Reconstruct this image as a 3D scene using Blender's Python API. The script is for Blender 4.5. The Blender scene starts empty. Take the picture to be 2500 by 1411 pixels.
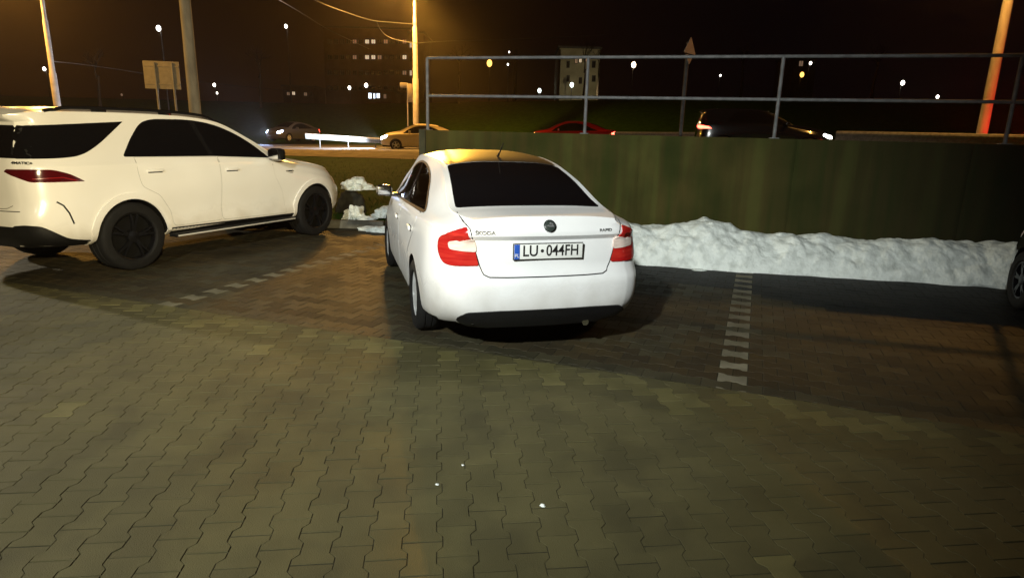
import bpy, bmesh, math, random
import numpy as np
from mathutils import Vector, Matrix, noise
from mathutils.bvhtree import BVHTree
from mathutils.geometry import delaunay_2d_cdt
R_ = math.radians
PI = math.pi
random.seed(7)
scene = bpy.context.scene
COL = scene.collection
# ------------------------------------------------------------------ camera
F_PX, PITCH, ROLL, CAM_H = 1522.18, 0.2426, 0.0259, 1.6212
cF = Vector((0, math.cos(PITCH), -math.sin(PITCH)))
cU0 = Vector((0, math.sin(PITCH), math.cos(PITCH)))
cR0 = Vector((1, 0, 0))
cR = cR0 * math.cos(ROLL) + cU0 * math.sin(ROLL)
cU = cU0 * math.cos(ROLL) - cR0 * math.sin(ROLL)
cam_d = bpy.data.cameras.new('camera')
cam_d.sensor_width = 36
cam_d.lens = F_PX / 2500 * 36
cam_d.clip_start = 0.05
cam_d.clip_end = 3000
cam = bpy.data.objects.new('camera', cam_d)
COL.objects.link(cam)
M = Matrix((cR, cU, -cF)).transposed().to_4x4()
M.translation = Vector((0, 0, CAM_H))
cam.matrix_world = M
scene.camera = cam


def at(px, py, Y):
    """world point seen at photo pixel (px,py) at ground distance Y"""
    v = cF + cR * ((px - 1250) / F_PX) + cU * ((705.5 - py) / F_PX)
    return Vector((0, 0, CAM_H)) + v * (Y / v.y)


# ------------------------------------------------------------------ materials
def nmat(name):
    m = bpy.data.materials.new(name)
    m.use_nodes = True
    return m, m.node_tree.nodes, m.node_tree.links, m.node_tree.nodes['Principled BSDF']


def mat(name, col, rough=.5, metal=0., coat=0., emit=None, estr=0., spec=.5, trans=0.):
    m, n, l, b = nmat(name)
    b.inputs['Base Color'].default_value = (*col, 1)
    b.inputs['Roughness'].default_value = rough
    b.inputs['Metallic'].default_value = metal
    b.inputs['Coat Weight'].default_value = coat
    b.inputs['Coat Roughness'].default_value = .04
    b.inputs['Specular IOR Level'].default_value = spec
    b.inputs['Transmission Weight'].default_value = trans
    if emit:
        b.inputs['Emission Color'].default_value = (*emit, 1)
        b.inputs['Emission Strength'].default_value = estr
    return m


def noisy(name, c1, c2, scale=6., rough=.7, stretch=(1, 1, 1), bump=0., bscale=40., detail=5., lo=.35, hi=.65, spec=.4, island=0., rough2=None, stain=None):
    """two-colour noise material in object space with an optional bump and per-island tone"""
    m, n, l, b = nmat(name)
    tc = n.new('ShaderNodeTexCoord')
    mp = n.new('ShaderNodeMapping')
    mp.inputs['Scale'].default_value = stretch
    l.new(tc.outputs['Object'], mp.inputs['Vector'])
    nz = n.new('ShaderNodeTexNoise')
    nz.inputs['Scale'].default_value = scale
    nz.inputs['Detail'].default_value = detail
    l.new(mp.outputs[0], nz.inputs['Vector'])
    rp = n.new('ShaderNodeValToRGB')
    rp.color_ramp.elements[0].position = lo
    rp.color_ramp.elements[1].position = hi
    rp.color_ramp.elements[0].color = (*c1, 1)
    rp.color_ramp.elements[1].color = (*c2, 1)
    l.new(nz.outputs['Fac'], rp.inputs['Fac'])
    out = rp.outputs[0]
    if island:
        g = n.new('ShaderNodeNewGeometry')
        mr = n.new('ShaderNodeMapRange')
        mr.inputs['To Min'].default_value = 1 - island
        mr.inputs['To Max'].default_value = 1 + island
        l.new(g.outputs['Random Per Island'], mr.inputs['Value'])
        mx = n.new('ShaderNodeMix')
        mx.data_type = 'RGBA'
        mx.blend_type = 'MULTIPLY'
        mx.inputs['Factor'].default_value = 1
        l.new(out, mx.inputs['A'])
        l.new(mr.outputs[0], mx.inputs['B'])
        out = mx.outputs['Result']
    if stain:
        for sc, lo_, hi_, t0, t1 in stain:
            ns = n.new('ShaderNodeTexNoise')
            ns.inputs['Scale'].default_value = sc
            ns.inputs['Detail'].default_value = 4
            ns.inputs['Distortion'].default_value = .6
            l.new(tc.outputs['Object'], ns.inputs['Vector'])
            ms = n.new('ShaderNodeMapRange')
            ms.inputs['From Min'].default_value = t0
            ms.inputs['From Max'].default_value = t1
            ms.inputs['To Min'].default_value = lo_
            ms.inputs['To Max'].default_value = hi_
            l.new(ns.outputs['Fac'], ms.inputs['Value'])
            mxs = n.new('ShaderNodeMix')
            mxs.data_type = 'RGBA'
            mxs.blend_type = 'MULTIPLY'
            mxs.inputs['Factor'].default_value = 1
            l.new(out, mxs.inputs['A'])
            l.new(ms.outputs[0], mxs.inputs['B'])
            out = mxs.outputs['Result']
    l.new(out, b.inputs['Base Color'])
    b.inputs['Roughness'].default_value = rough
    b.inputs['Specular IOR Level'].default_value = spec
    if rough2 is not None:
        mr2 = n.new('ShaderNodeMapRange')
        mr2.inputs['From Min'].default_value = .35
        mr2.inputs['From Max'].default_value = .65
        mr2.inputs['To Min'].default_value = rough
        mr2.inputs['To Max'].default_value = rough2
        n3 = n.new('ShaderNodeTexNoise')
        n3.inputs['Scale'].default_value = .9
        n3.inputs['Detail'].default_value = 4
        l.new(tc.outputs['Object'], n3.inputs['Vector'])
        l.new(n3.outputs['Fac'], mr2.inputs['Value'])
        l.new(mr2.outputs[0], b.inputs['Roughness'])
    if bump:
        n2 = n.new('ShaderNodeTexNoise')
        n2.inputs['Scale'].default_value = bscale
        n2.inputs['Detail'].default_value = 6
        l.new(mp.outputs[0], n2.inputs['Vector'])
        bp = n.new('ShaderNodeBump')
        bp.inputs['Strength'].default_value = bump
        bp.inputs['Distance'].default_value = .02
        l.new(n2.outputs['Fac'], bp.inputs['Height'])
        l.new(bp.outputs[0], b.inputs['Normal'])
    return m


MT = dict(
    white_paint=noisy('white paint', (.74, .745, .75), (.80, .80, .80), 2.5, .22, spec=.5),
    cream_paint=noisy('warm white paint', (.76, .745, .71), (.80, .785, .75), 2.0, .2, spec=.5),
    black_gloss=mat('black gloss', (.008, .008, .009), .12, coat=1),
    black_roof=mat('black roof film', (.010, .009, .008), .42, spec=1.),
    glass=mat('tinted glass', (.004, .004, .005), .03, spec=.6),
    black_plastic=noisy('black plastic', (.0035, .0035, .004), (.007, .007, .0075), 60, .5, spec=.4),
    well=mat('wheel well', (.005, .005, .005), .9, spec=.1),
    tyre=noisy('tyre rubber', (.0032, .0032, .0032), (.006, .0057, .0055), 30, .8, spec=.3),
    silver=mat('silver wheel cover', (.66, .67, .68), .4, metal=.25),
    dark_rim=mat('dark alloy', (.018, .018, .02), .3, metal=.7),
    chrome=mat('chrome', (.75, .75, .77), .12, metal=1),
    red_lens=noisy('red lens', (.36, .010, .010), (.50, .030, .020), 14, .18, stretch=(.3, .3, 3)),
    bar_red=mat('light bar red', (.20, .006, .008), .2),
    dark_red=mat('dark red lens', (.07, .003, .005), .1, coat=1),
    clear_lens=noisy('clear lens', (.62, .48, .42), (.74, .66, .60), 18, .15, stretch=(.4, .4, 2)),
    seam_soft=mat('soft panel gap', (.16, .15, .13), .8),
    seam=mat('panel gap', (.01, .01, .01), .9, spec=.1),
    plate=mat('plate white', (.74, .75, .72), .4),
    plate_blue=mat('plate blue', (.02, .09, .45), .4),
    plate_black=mat('plate black', (.01, .01, .01), .5),
    galv=noisy('galvanised steel', (.11, .112, .112), (.18, .182, .182), 12, .6, spec=.5),
    concrete=noisy('pole concrete', (.27, .25, .22), (.42, .39, .34), 5, .85, stretch=(1, 1, .3), bump=.3),
    steel_pole=noisy('lamp post steel', (.28, .27, .25), (.38, .36, .33), 4, .6),
    bright_trim=mat('bright trim', (.62, .60, .55), .35, metal=.3),
    dark_car=mat('dark blue paint', (.006, .007, .010), .15, coat=1),
    red_car=mat('red paint', (.24, .004, .005), .2, coat=1),
    gold_car=mat('sand metallic paint', (.60, .52, .36), .35, coat=.6),
    grey_car=mat('grey metallic paint', (.045, .044, .046), .3, coat=.6),
    seat=mat('tan seat cloth', (.30, .24, .17), .9),
    cabin=mat('cabin trim', (.015, .014, .013), .9),
    dark_pole=noisy('dark post', (.05, .048, .045), (.09, .085, .08), 6, .8),
    board=noisy('sign back', (.30, .27, .22), (.38, .34, .28), 6, .6),
)


def emis(name, col, s):
    m, n, l, b = nmat(name)
    b.inputs['Base Color'].default_value = (*[min(1, c) * .8 for c in col], 1)
    b.inputs['Emission Color'].default_value = (*col, 1)
    b.inputs['Emission Strength'].default_value = s
    return m


E_SOD = emis('sodium lamp lens', (1, .50, .10), 40)
E_WHITE = emis('white lamp lens', (1, .93, .80), 9)
E_WARM = emis('warm lamp lens', (1, .52, .10), 3)
E_HEAD = emis('headlight lens lit', (.80, .90, 1), 60)
E_BLUE = emis('bluish headlight lens lit', (.55, .68, 1), 60)
E_HEADW = emis('warm headlight lens lit', (1, .92, .78), 14)
E_TAIL = emis('tail light lens lit', (1, .07, .04), 12)
E_WIN = emis('lit window', (1, .76, .50), .75)
E_WIN2 = emis('dim lit window', (1, .62, .38), .16)
E_SHOP = emis('lit shop window', (.75, .85, 1), 3)


# ------------------------------------------------------------------ mesh helpers
class MB:
    """collects shapes and links them as ONE mesh object"""

    def __init__(s):
        s.v, s.f, s.mi = [], [], []

    def add(s, v, f, mi=0):
        o = len(s.v)
        s.v += [tuple(p) for p in v]
        s.f += [tuple(o + i for i in q) for q in f]
        s.mi += [mi] * len(f)
        return s

    def box(s, c, d, rot=None, mi=0, bev=0.):
        bm = bmesh.new()
        bmesh.ops.create_cube(bm, size=1)
        for v in bm.verts:
            v.co = Vector((v.co.x * d[0], v.co.y * d[1], v.co.z * d[2]))
        if bev:
            bmesh.ops.bevel(bm, geom=bm.edges[:], offset=bev, segments=2, affect='EDGES', profile=.6)
        bm.verts.index_update()
        vs = []
        for v in bm.verts:
            p = v.co.copy()
            if rot is not None:
                p = rot @ p
            vs.append(p + Vector(c))
        s.add(vs, [[v.index for v in f.verts] for f in bm.faces], mi)
        bm.free()
        return s

    def tube(s, pts, r, n=10, mi=0, cap=True):
        pts = [Vector(p) for p in pts]
        rs = r if isinstance(r, (list, tuple)) else [r] * len(pts)
        vs = []
        up = Vector((0, 0, 1))
        prev = None
        for i, p in enumerate(pts):
            t = (pts[min(i + 1, len(pts) - 1)] - pts[max(i - 1, 0)])
            t = t.normalized() if t.length > 1e-9 else Vector((0, 0, 1))
            if prev is None:
                a = t.cross(up)
                if a.length < .05:
                    a = t.cross(Vector((1, 0, 0)))
                a.normalize()
            else:
                a = prev - t * prev.dot(t)
                a.normalize()
            prev = a
            b = t.cross(a)
            for k in range(n):
                q = 2 * PI * k / n
                vs.append(p + a * (math.cos(q) * rs[i]) + b * (math.sin(q) * rs[i]))
        fs = []
        for i in range(len(pts) - 1):
            for k in range(n):
                k2 = (k + 1) % n
                fs.append((i * n + k, i * n + k2, (i + 1) * n + k2, (i + 1) * n + k))
        if cap:
            fs.append(tuple(range(n))[::-1])
            fs.append(tuple((len(pts) - 1) * n + k for k in range(n)))
        s.add(vs, fs, mi)
        return s

    def lathe_y(s, prof, c=(0, 0, 0), n=40, mi=0, closed=True):
        """prof: (radius, y) revolved round the y axis"""
        vs = []
        m = len(prof)
        for k in range(n):
            a = 2 * PI * k / n
            for r, y in prof:
                vs.append((c[0] + r * math.cos(a), c[1] + y, c[2] + r * math.sin(a)))
        fs = []
        for k in range(n):
            k2 = (k + 1) % n
            for j in range(m if closed else m - 1):
                j2 = (j + 1) % m
                fs.append((k * m + j, k * m + j2, k2 * m + j2, k2 * m + j))
        s.add(vs, fs, mi)
        return s

    def build(s, name, m, parent=None, smooth=40., fixn=True):
        me = bpy.data.meshes.new(name)
        me.from_pydata(s.v, [], s.f)
        ms = m if isinstance(m, (list, tuple)) else [m]
        for q in ms:
            me.materials.append(q)
        me.polygons.foreach_set('material_index', s.mi)
        if fixn:
            bm = bmesh.new()
            bm.from_mesh(me)
            bmesh.ops.recalc_face_normals(bm, faces=bm.faces)
            bm.to_mesh(me)
            bm.free()
        if smooth:
            me.shade_smooth()
            me.set_sharp_from_angle(angle=R_(smooth))
        o = bpy.data.objects.new(name, me)
        COL.objects.link(o)
        if parent is not None:
            o.parent = parent
        return o


def tag(o, label, cat, group=None, kind=None):
    if label:
        o['label'] = label
    if cat:
        o['category'] = cat
    if group:
        o['group'] = group
    if kind:
        o['kind'] = kind
    return o


def empty(name, loc, rz, label, cat, group=None):
    o = bpy.data.objects.new(name, None)
    o.empty_display_size = .2
    o.location = loc
    o.rotation_euler = (0, 0, rz)
    COL.objects.link(o)
    return tag(o, label, cat, group)


def copy_tree(o, parent=None):
    c = o.copy()
    COL.objects.link(c)
    c.parent = parent
    for ch in list(o.children):
        copy_tree(ch, c)
    return c


def struct(o):
    o['kind'] = 'structure'
    return o


def fillet(pts, r, n=5):
    """round the corners of a closed polygon; a point may carry its own radius"""
    out = []
    N = len(pts)
    for i in range(N):
        p = Vector(pts[i][:2])
        rr = pts[i][2] if len(pts[i]) > 2 else r
        a = Vector(pts[i - 1][:2]) - p
        b = Vector(pts[(i + 1) % N][:2]) - p
        if rr <= 0:
            out.append(tuple(p))
            continue
        la, lb = min(rr, a.length * .48), min(rr, b.length * .48)
        A = p + a.normalized() * la
        B = p + b.normalized() * lb
        for k in range(n + 1):
            t = k / n
            out.append(tuple(A * (1 - t) ** 2 + p * 2 * t * (1 - t) + B * t * t))
    return out


def resample(poly, step, closed=True):
    out = []
    N = len(poly)
    for i in range(N if closed else N - 1):
        a = Vector(poly[i])
        b = Vector(poly[(i + 1) % N])
        k = max(1, int((b - a).length / step))
        for j in range(k):
            out.append(tuple(a.lerp(b, j / k)))
    if not closed:
        out.append(tuple(poly[-1]))
    return out


AX = {'y+': (Vector((0, -1, 0)), lambda u, v: Vector((u, 4, v))),
      'y-': (Vector((0, 1, 0)), lambda u, v: Vector((u, -4, v))),
      'x-': (Vector((1, 0, 0)), lambda u, v: Vector((-6, u, v))),
      'x+': (Vector((-1, 0, 0)), lambda u, v: Vector((9, u, v))),
      'z+': (Vector((0, 0, -1)), lambda u, v: Vector((u, v, 5))),
      'dr': (Vector((.7071, .7071, 0)), lambda u, v: Vector((.7071 * u - 5, -.7071 * u - 5, v))),
      'dl': (Vector((.7071, -.7071, 0)), lambda u, v: Vector((.7071 * u - 5, .7071 * u + 5, v)))}
DU = lambda x, y: (x + abs(y)) * .7071      # diagonal coordinate of a surface point


def cast(bvh, ax, u, v, off):
    d, o = AX[ax]
    p = o(u, v)
    loc, nor, i, dist = bvh.ray_cast(p, d)
    if loc is None:
        loc, nor, i, dist = bvh.find_nearest(p + d * 4)
    if nor.dot(d) > 0:
        nor = -nor
    return loc + nor * off, nor


def patch(name, bvh, poly, ax, m, parent, off=.004, step=.03, depth=.012, label=None):
    """a panel with the outline poly, fitted to the body surface and proud of it by off"""
    ol = resample(poly, step)
    us = [p[0] for p in ol]
    vs = [p[1] for p in ol]
    pts = [Vector(p) for p in ol]
    nb = len(pts)
    u = min(us) + step * .5
    import_pts = []

    def inside(x, y):
        c = False
        j = nb - 1
        for i in range(nb):
            if (vs[i] > y) != (vs[j] > y) and x < (us[j] - us[i]) * (y - vs[i]) / (vs[j] - vs[i]) + us[i]:
                c = not c
            j = i
        return c
    arr = np.array(ol)
    while u < max(us):
        v = min(vs) + step * .5
        while v < max(vs):
            if inside(u, v) and np.min((arr[:, 0] - u) ** 2 + (arr[:, 1] - v) ** 2) > (step * .45) ** 2:
                import_pts.append(Vector((u, v)))
            v += step
        u += step
    allp = pts + import_pts
    vo, eo, fo, ov, oe, of = delaunay_2d_cdt(allp, [(i, (i + 1) % nb) for i in range(nb)], [list(range(nb))], 1, 1e-6)
    V, NN = [], []
    for p in vo:
        q, nr = cast(bvh, ax, p.x, p.y, off)
        V.append(q)
        NN.append(nr)
    mb = MB()
    F = [tuple(f) for f in fo]
    # rim
    cnt = {}
    for f in F:
        for i in range(len(f)):
            e = (f[i], f[(i + 1) % len(f)])
            k = tuple(sorted(e))
            cnt[k] = None if k in cnt else e
    rim = [e for e in cnt.values() if e]
    base = len(V)
    idx = {}
    for e in rim:
        for i in e:
            if i not in idx:
                idx[i] = len(V)
                V.append(V[i] - NN[i] * (off + depth))
    for a, b in rim:
        F.append((b, a, idx[a], idx[b]))
    mb.add(V, F)
    o = mb.build(name, m, parent, smooth=35)
    if label:
        o['label'] = label
    return o


def ribbon(name, bvh, paths, ax, m, parent, w=.006, off=.0025, step=.03):
    """thin dark gaps that follow the body surface"""
    mb = MB()
    for path in paths:
        ps = [Vector(p) for p in resample(path, step, False)]
        V = []
        for i, p in enumerate(ps):
            t = (ps[min(i + 1, len(ps) - 1)] - ps[max(0, i - 1)]).normalized()
            nn = Vector((-t.y, t.x)) * w * .5
            V.append(cast(bvh, ax, *(p + nn), off)[0])
            V.append(cast(bvh, ax, *(p - nn), off)[0])
        mb.add(V, [(2 * i, 2 * i + 1, 2 * i + 3, 2 * i + 2) for i in range(len(ps) - 1)])
    return mb.build(name, m, parent, fixn=False)


def text_mesh(name, body, size, m, parent, mtx, extrude=.002, sx=1., align='CENTER', bold=0.):
    cu = bpy.data.curves.new(name, 'FONT')
    cu.body = body
    cu.size = size
    cu.extrude = extrude
    cu.offset = bold
    cu.align_x = align
    cu.align_y = 'CENTER'
    t = bpy.data.objects.new(name + '_src', cu)
    COL.objects.link(t)
    dg = bpy.context.evaluated_depsgraph_get()
    me = bpy.data.meshes.new_from_object(t.evaluated_get(dg))
    bpy.data.objects.remove(t)
    me.transform(mtx @ Matrix.Diagonal((sx, 1, 1, 1)))
    me.materials.clear()
    me.materials.append(m)
    o = bpy.data.objects.new(name, me)
    COL.objects.link(o)
    o.parent = parent
    return o


# ------------------------------------------------------------------ car bodies
def pchip(tab):
    xs = np.array([t[0] for t in tab], float)
    ys = np.array([t[1] for t in tab], float)
    h = np.diff(xs)
    d = np.diff(ys) / h
    m = np.zeros_like(xs)
    m[0], m[-1] = d[0], d[-1]
    for i in range(1, len(xs) - 1):
        if d[i - 1] * d[i] > 0:
            w1, w2 = 2 * h[i] + h[i - 1], h[i] + 2 * h[i - 1]
            m[i] = (w1 + w2) / (w1 / d[i - 1] + w2 / d[i])

    def f(x):
        x = np.clip(np.asarray(x, float), xs[0], xs[-1])
        i = np.clip(np.searchsorted(xs, x) - 1, 0, len(xs) - 2)
        t = (x - xs[i]) / h[i]
        return (ys[i] * (1 + 2 * t) * (1 - t) ** 2 + h[i] * m[i] * t * (1 - t) ** 2 +
                ys[i + 1] * t * t * (3 - 2 * t) + h[i] * m[i + 1] * t * t * (t - 1))
    return f


def bs_fit_eval(P, n, closed, alpha):
    """uniform cubic B-spline through (alpha=1) or near (alpha<1) the rows of P, n samples per span"""
    def ext(C):
        if closed:
            return np.concatenate([C[-1:], C, C[:2]])
        return np.concatenate([2 * C[:1] - C[1:2], C, 2 * C[-1:] - C[-2:-1], 3 * C[-1:] - 2 * C[-2:-1]])
    C = P.copy()
    for _ in range(30):
        E = ext(C)
        S = (E[:len(P)] + 4 * E[1:len(P) + 1] + E[2:len(P) + 2]) / 6
        C = C + (P - S)
    C = P + alpha * (C - P)
    E = ext(C)
    out = []
    spans = len(P) if closed else len(P) - 1
    for i in range(spans):
        for k in range(n):
            t = k / n
            w = np.array([(1 - t) ** 3, 3 * t ** 3 - 6 * t ** 2 + 4, -3 * t ** 3 + 3 * t ** 2 + 3 * t + 1, t ** 3]) / 6
            out.append(w[0] * E[i] + w[1] * E[i + 1] + w[2] * E[i + 2] + w[3] * E[i + 3])
    if not closed:
        L = len(P)
        out.append((E[L - 1] + 4 * E[L] + E[L + 1]) / 6)
    return np.array(out)


def smooth01(t):
    t = np.clip(t, 0, 1)
    return t * t * (3 - 2 * t)


def body_surface(sp, nx=5, nr=5):
    """closed body of a car from its section tables; returns verts, faces"""
    fn = {k: pchip(v) for k, v in sp['tab'].items()}
    xs = sp['stations']
    rows = []
    for x in xs:
        g = {k: float(f(x)) for k, f in fn.items()}
        y8, z8, y6, z6, zc = g['y8'], g['z8'], g['y6'], g['z6'], g['zc']
        half = [(0, g['zb']), (g['y2'] * .72, g['zb']), (g['y2'], g['z2']), (g['y3'], g['z3']), (g['y4'], g['z4']),
                (g['y5'], z6 - g.get('d5', .08)), (y6, z6),
                (y8 + .14 * (y6 - y8), z8 - .12 * (z8 - z6) - .004), (y8, z8),
                (y8 * .62, zc - .22 * (zc - z8)), (0, zc)]
        ring = half + [(-y, z) for y, z in half[-2:0:-1]]
        rows.append([(x, y, z) for y, z in ring])
    P = np.array(rows)
    # along the ring
    D = bs_fit_eval(np.swapaxes(P, 0, 1), nr, True, .8)      # ring x stations
    D = np.swapaxes(D, 0, 1)
    D = bs_fit_eval(D, nx, False, .85)                        # stations x ring
    nS, nR = D.shape[:2]
    # end profiles
    for end in ('rear', 'front'):
        pr = pchip(sp[end])
        x0, x1, xe, b, yw = sp[end + '_zone']
        w = smooth01((D[:, :, 0] - x0) / (x1 - x0))
        plan = b * (1 - np.clip(np.abs(D[:, :, 1]) / yw, 0, 1) ** 2)
        D[:, :, 0] += w * (pr(D[:, :, 2]) - xe + plan)
    verts = D.reshape(-1, 3).tolist()
    faces = []
    for i in range(nS - 1):
        for j in range(nR):
            j2 = (j + 1) % nR
            faces.append((i * nR + j, i * nR + j2, (i + 1) * nR + j2, (i + 1) * nR + j))
    # caps: strips across the car
    J = nR // 2
    T = 12
    for end, si in (('rear', 0), ('front', nS - 1)):
        x0, x1, xe, b, yw = sp[end + '_zone']
        grid = []
        for j in range(1, J):
            a, c = D[si, j], D[si, nR - j]
            row = [si * nR + j]
            for k in range(1, T):
                y = a[1] * (1 - 2 * k / T)
                p0 = b * (1 - min(1, abs(a[1]) / yw) ** 2)
                p1 = b * (1 - min(1, abs(y) / yw) ** 2)
                row.append(len(verts))
                verts.append([a[0] + p1 - p0, y, a[2]])
            row.append(si * nR + nR - j)
            grid.append(row)
        for r0, r1 in zip(grid[:-1], grid[1:]):
            for k in range(T):
                faces.append((r0[k], r0[k + 1], r1[k + 1], r1[k]))
        for row, c in ((grid[0], si * nR), (grid[-1], si * nR + J)):
            for k in range(T):
                faces.append((row[k], row[k + 1], c))
    return verts, faces


def make_body(sp, m, parent, name='body', cut=True, cutters=(), extra_mats=()):
    verts, faces = body_surface(sp, *sp.get('res', (5, 5)))
    mb = MB()
    mb.add(verts, faces)
    o = mb.build(name, [m, MT['well']] + list(extra_mats), None, smooth=0)
    me = o.data
    bm = bmesh.new()
    bm.from_mesh(me)
    bmesh.ops.remove_doubles(bm, verts=bm.verts, dist=1e-5)
    bmesh.ops.recalc_face_normals(bm, faces=bm.faces)
    bm.to_mesh(me)
    bm.free()
    bvh = BVHTree.FromPolygons([v.co.copy() for v in me.vertices], [tuple(p.vertices) for p in me.polygons])
    if cut:
        cs = list(cutters)
        for wx in (0, sp['wb']):
            for sy in (1, -1):
                k = MB()
                y0, y1 = sp['well_in'], 1.3
                k.lathe_y([(0.001, y0 * sy), (sp['arch_r'], y0 * sy), (sp['arch_r'], y1 * sy), (.001, y1 * sy)], (wx, 0, sp['arch_z']), 56, closed=True)
                c = k.build('cutter', [MT['well']], None, smooth=0)
                cs.append(c)
        for c in cs:
            md = o.modifiers.new('b', 'BOOLEAN')
            md.operation = 'DIFFERENCE'
            md.solver = 'EXACT'
            md.object = c
            md.material_mode = 'TRANSFER'
        bpy.context.view_layer.update()
        dg = bpy.context.evaluated_depsgraph_get()
        nm = bpy.data.meshes.new_from_object(o.evaluated_get(dg))
        o.modifiers.clear()
        o.data = nm
        bpy.data.meshes.remove(me)
        for c in cs:
            d = c.data
            bpy.data.objects.remove(c)
            bpy.data.meshes.remove(d)
    o.data.name = name
    zmin = min(v.co.z for v in o.data.vertices)
    for p in o.data.polygons:
        if p.normal.z < -.45 and p.center.z < zmin + .10 and p.material_index == 0:
            p.material_index = 1
    o.data.shade_smooth()
    o.data.set_sharp_from_angle(angle=R_(38))
    o.parent = parent
    return o, bvh


RAPID = dict(
    wb=2.602, arch_r=.335, arch_z=.305, well_in=.52,
    stations=[-.90, -.84, -.76, -.64, -.50, -.30, -.05, .22, .45, .75, 1.1, 1.5, 1.75, 2.0, 2.25, 2.5, 2.75, 3.0, 3.2, 3.34, 3.42],
    tab=dict(
        zc=[(-.9, 1.066), (-.64, 1.079), (-.50, 1.092), (-.05, 1.263), (.22, 1.350), (.45, 1.408), (.75, 1.442), (1.1, 1.461), (1.5, 1.448), (1.75, 1.395), (2.0, 1.29), (2.25, 1.165), (2.5, 1.045), (2.75, 1.0), (3.0, .955), (3.2, .90), (3.34, .83), (3.42, .77)],
        z8=[(-.9, 1.043), (-.64, 1.062), (-.50, 1.075), (-.05, 1.235), (.22, 1.315), (.45, 1.365), (.75, 1.393), (1.1, 1.408), (1.5, 1.395), (1.75, 1.34), (2.0, 1.24), (2.25, 1.12), (2.5, 1.005), (2.75, .955), (3.0, .905), (3.2, .845), (3.34, .775), (3.42, .72)],
        y8=[(-.9, .52), (-.76, .575), (-.50, .615), (-.05, .575), (.45, .535), (1.1, .565), (1.5, .56), (1.75, .565), (2.0, .59), (2.5, .665), (3.0, .62), (3.34, .5), (3.42, .44)],
        z6=[(-.9, .985), (-.76, .995), (-.5, 1.005), (0, .995), (1, .968), (2, .93), (2.5, .905), (3, .835), (3.34, .71), (3.42, .66)],
        y6=[(-.9, .575), (-.84, .645), (-.76, .69), (-.64, .725), (-.5, .742), (0, .765), (1, .78), (2, .775), (2.5, .755), (3, .70), (3.34, .57), (3.42, .50)],
        y5=[(-.9, .60), (-.84, .69), (-.76, .745), (-.64, .785), (-.5, .805), (0, .822), (1, .825), (2, .82), (2.5, .80), (3, .75), (3.34, .61), (3.42, .54)],
        z4=[(-.9, .62), (0, .64), (2, .62), (3.42, .52)],
        y4=[(-.9, .63), (-.84, .73), (-.76, .785), (-.64, .828), (-.5, .846), (0, .853), (2.6, .85), (3, .80), (3.34, .66), (3.42, .58)],
        z3=[(-.9, .43), (3.42, .38)],
        y3=[(-.9, .625), (-.84, .725), (-.76, .78), (-.64, .82), (-.5, .835), (0, .842), (2.6, .84), (3, .79), (3.34, .66), (3.42, .58)],
        z2=[(-.9, .30), (-.5, .25), (0, .21), (3, .22), (3.42, .24)],
        y2=[(-.9, .58), (-.76, .72), (-.5, .79), (0, .815), (2.6, .81), (3, .74), (3.42, .54)],
        zb=[(-.9, .26), (-.5, .22), (0, .19), (3.42, .2)]),
    rear=[(.18, -.80), (.26, -.86), (.34, -.925), (.42, -.95), (.55, -.957), (.63, -.95), (.655, -.938), (.672, -.908), (.75, -.908), (.885, -.896), (.905, -.897), (.925, -.926), (.945, -.928), (1.0, -.905), (1.045, -.885), (1.07, -.868)],
    rear_zone=(-.58, -.88, -.90, -.055, .62),
    front=[(.2, 3.34), (.4, 3.42), (.6, 3.43), (.75, 3.38), (.83, 3.3)],
    front_zone=(3.1, 3.4, 3.42, .06, .6))
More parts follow.
